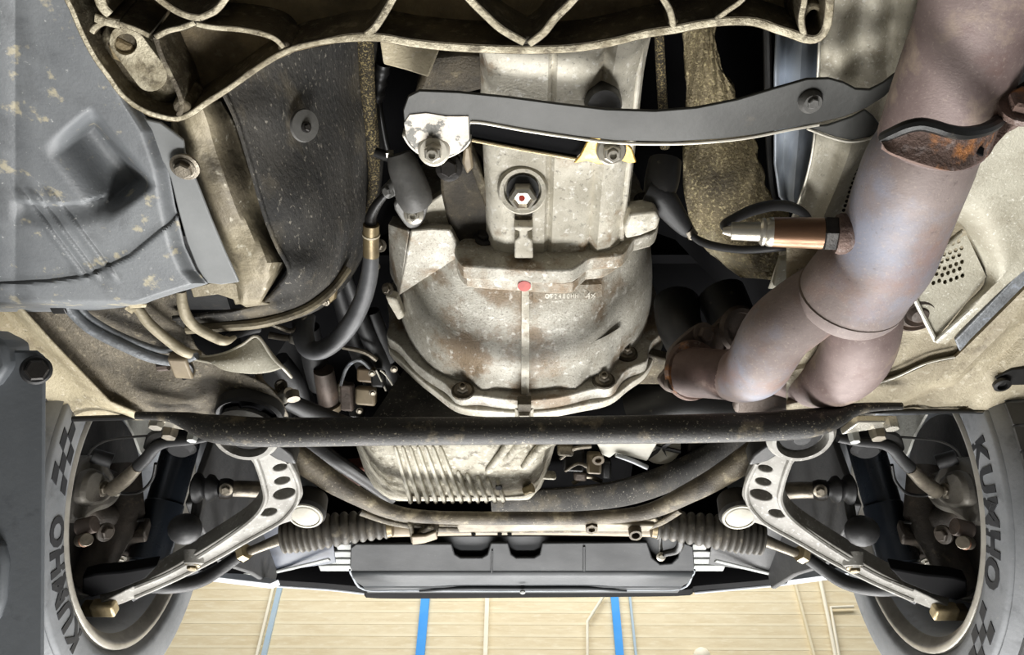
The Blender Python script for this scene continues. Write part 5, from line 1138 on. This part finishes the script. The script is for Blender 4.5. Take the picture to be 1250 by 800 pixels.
MB().box((.02, 1.22, 1.17), (1, 0, 0), (0, 1, 0), (0, 0, 1), .21, .26, .14).build('block', void, eb, bevel=.02)  # near-black colour paints in the dark of the engine bay
pu = thing('engine_accessories', 'cluttered engine accessories with bright cast bracket right of the oil pan', 'engine accessory', P(750, 555, .98))
MB().prism([P(a, b_, .94) for a, b_ in [(727, 540), (735, 556), (744, 560), (752, 554), (790, 564), (804, 540), (790, 525), (735, 525)]], (0, 0, .02)).build('bright_bracket', wht, pu, bevel=.003)
MB().tpx([(752, 556, .935, 5), (770, 562, .935, 6), (790, 571, .935, 6)], 3, 10).build('bright_edge', bump_, pu)
c = P(808, 548, .96)
MB().lathe([(0, .034), (.004, .036), (.014, .036), (.018, .03)], c, (0, .35, 1), 28).build('pulley_rim', wht, pu)
for k in range(5):
    a = k * 2 * math.pi / 5; MB().box(c + Vector((math.cos(a) * .018, math.sin(a) * .016, -.003)), (math.cos(a), math.sin(a), -.3), (-math.sin(a), math.cos(a), 0), (0, 0, 1), .016, .004, .002).build('pulley_spoke', blk, pu)
for (x0, y0, w_, h_, z, mm) in ((725, 565, 18, 26, .95, tanp), (740, 572, 12, 24, .955, blk), (700, 560, 26, 30, .96, blk), (690, 548, 20, 16, .95, castm), (708, 580, 16, 12, .95, dkiron), (850, 545, 24, 14, .97, boltd), (870, 545, 12, 10, .96, silv), (664, 580, 30, 8, .93, alupan)):
    p = P(x0, y0, z); MB().box(p, (1, .1, 0), (0, .8, -.5), (0, .5, .8), pxr(w_, p) / 2, pxr(h_, p) / 2, .012).build('accessory_block', mm, pu, bevel=.005)
MB().lathe([(0, .011), (.006, .011), (.006, .006), (.0, .006)], P(730, 560, .935), (0, -.2, -1), 18).build('port', tanp, pu)
for pts in ([(684, 560, .945, 5), (700, 548, .945, 6), (722, 545, .945, 5)], [(690, 575, .94, 4), (706, 566, .94, 4), (720, 572, .94, 4)], [(700, 590, .95, 6), (716, 582, .95, 6), (734, 588, .95, 6)]):
    MB().tpx(pts, 4, 8).build('pipe', boltm, pu)

# ================================================================ lift arm plate
lp = thing('lift_arm_plate', 'dark grey painted steel lift arm plate at the left edge with a hex bolt', 'lift arm', PD(30, 600, .93))
def LPn(x, y): return PD(x, y, .93)
o = [LPn(a, b_) for a, b_ in [(-160, 455), (0, 440), (18, 428), (44, 428), (54, 436), (54, 476), (53, 640), (52, 800), (50, 1150), (-160, 1150)]]
MB().prism(o, d_ * .005).build('plate', liftm, lp, bevel=.004)
MB().prism([PD(a, b_, .915) for a, b_ in [(-160, 395), (-20, 405), (6, 418), (10, 448), (-6, 470), (-60, 500), (-160, 510)]], d_ * .05).build('upper_arm', liftm, lp, bevel=.006)
MB().prism([PD(a, b_, .922) for a, b_ in [(-60, 660), (2, 662), (8, 690), (4, 735), (-4, 760), (-60, 770)]], d_ * .02).build('stiffener', liftm, lp, bevel=.006)
p = PD(44, 452, .925)
MB().lathe([(0, .0165), (.006, .0165), (.008, .014)], p, Vector((.55, -.1, .0)) - d_ * .8, 28).build('washer', rub, lp)
bolt(lp, p + Vector((.004, 0, 0)) - d_ * .006, Vector((.55, -.1, .0)) - d_ * .8, .0125, boltd, wash=0, h=.8, hole=False)
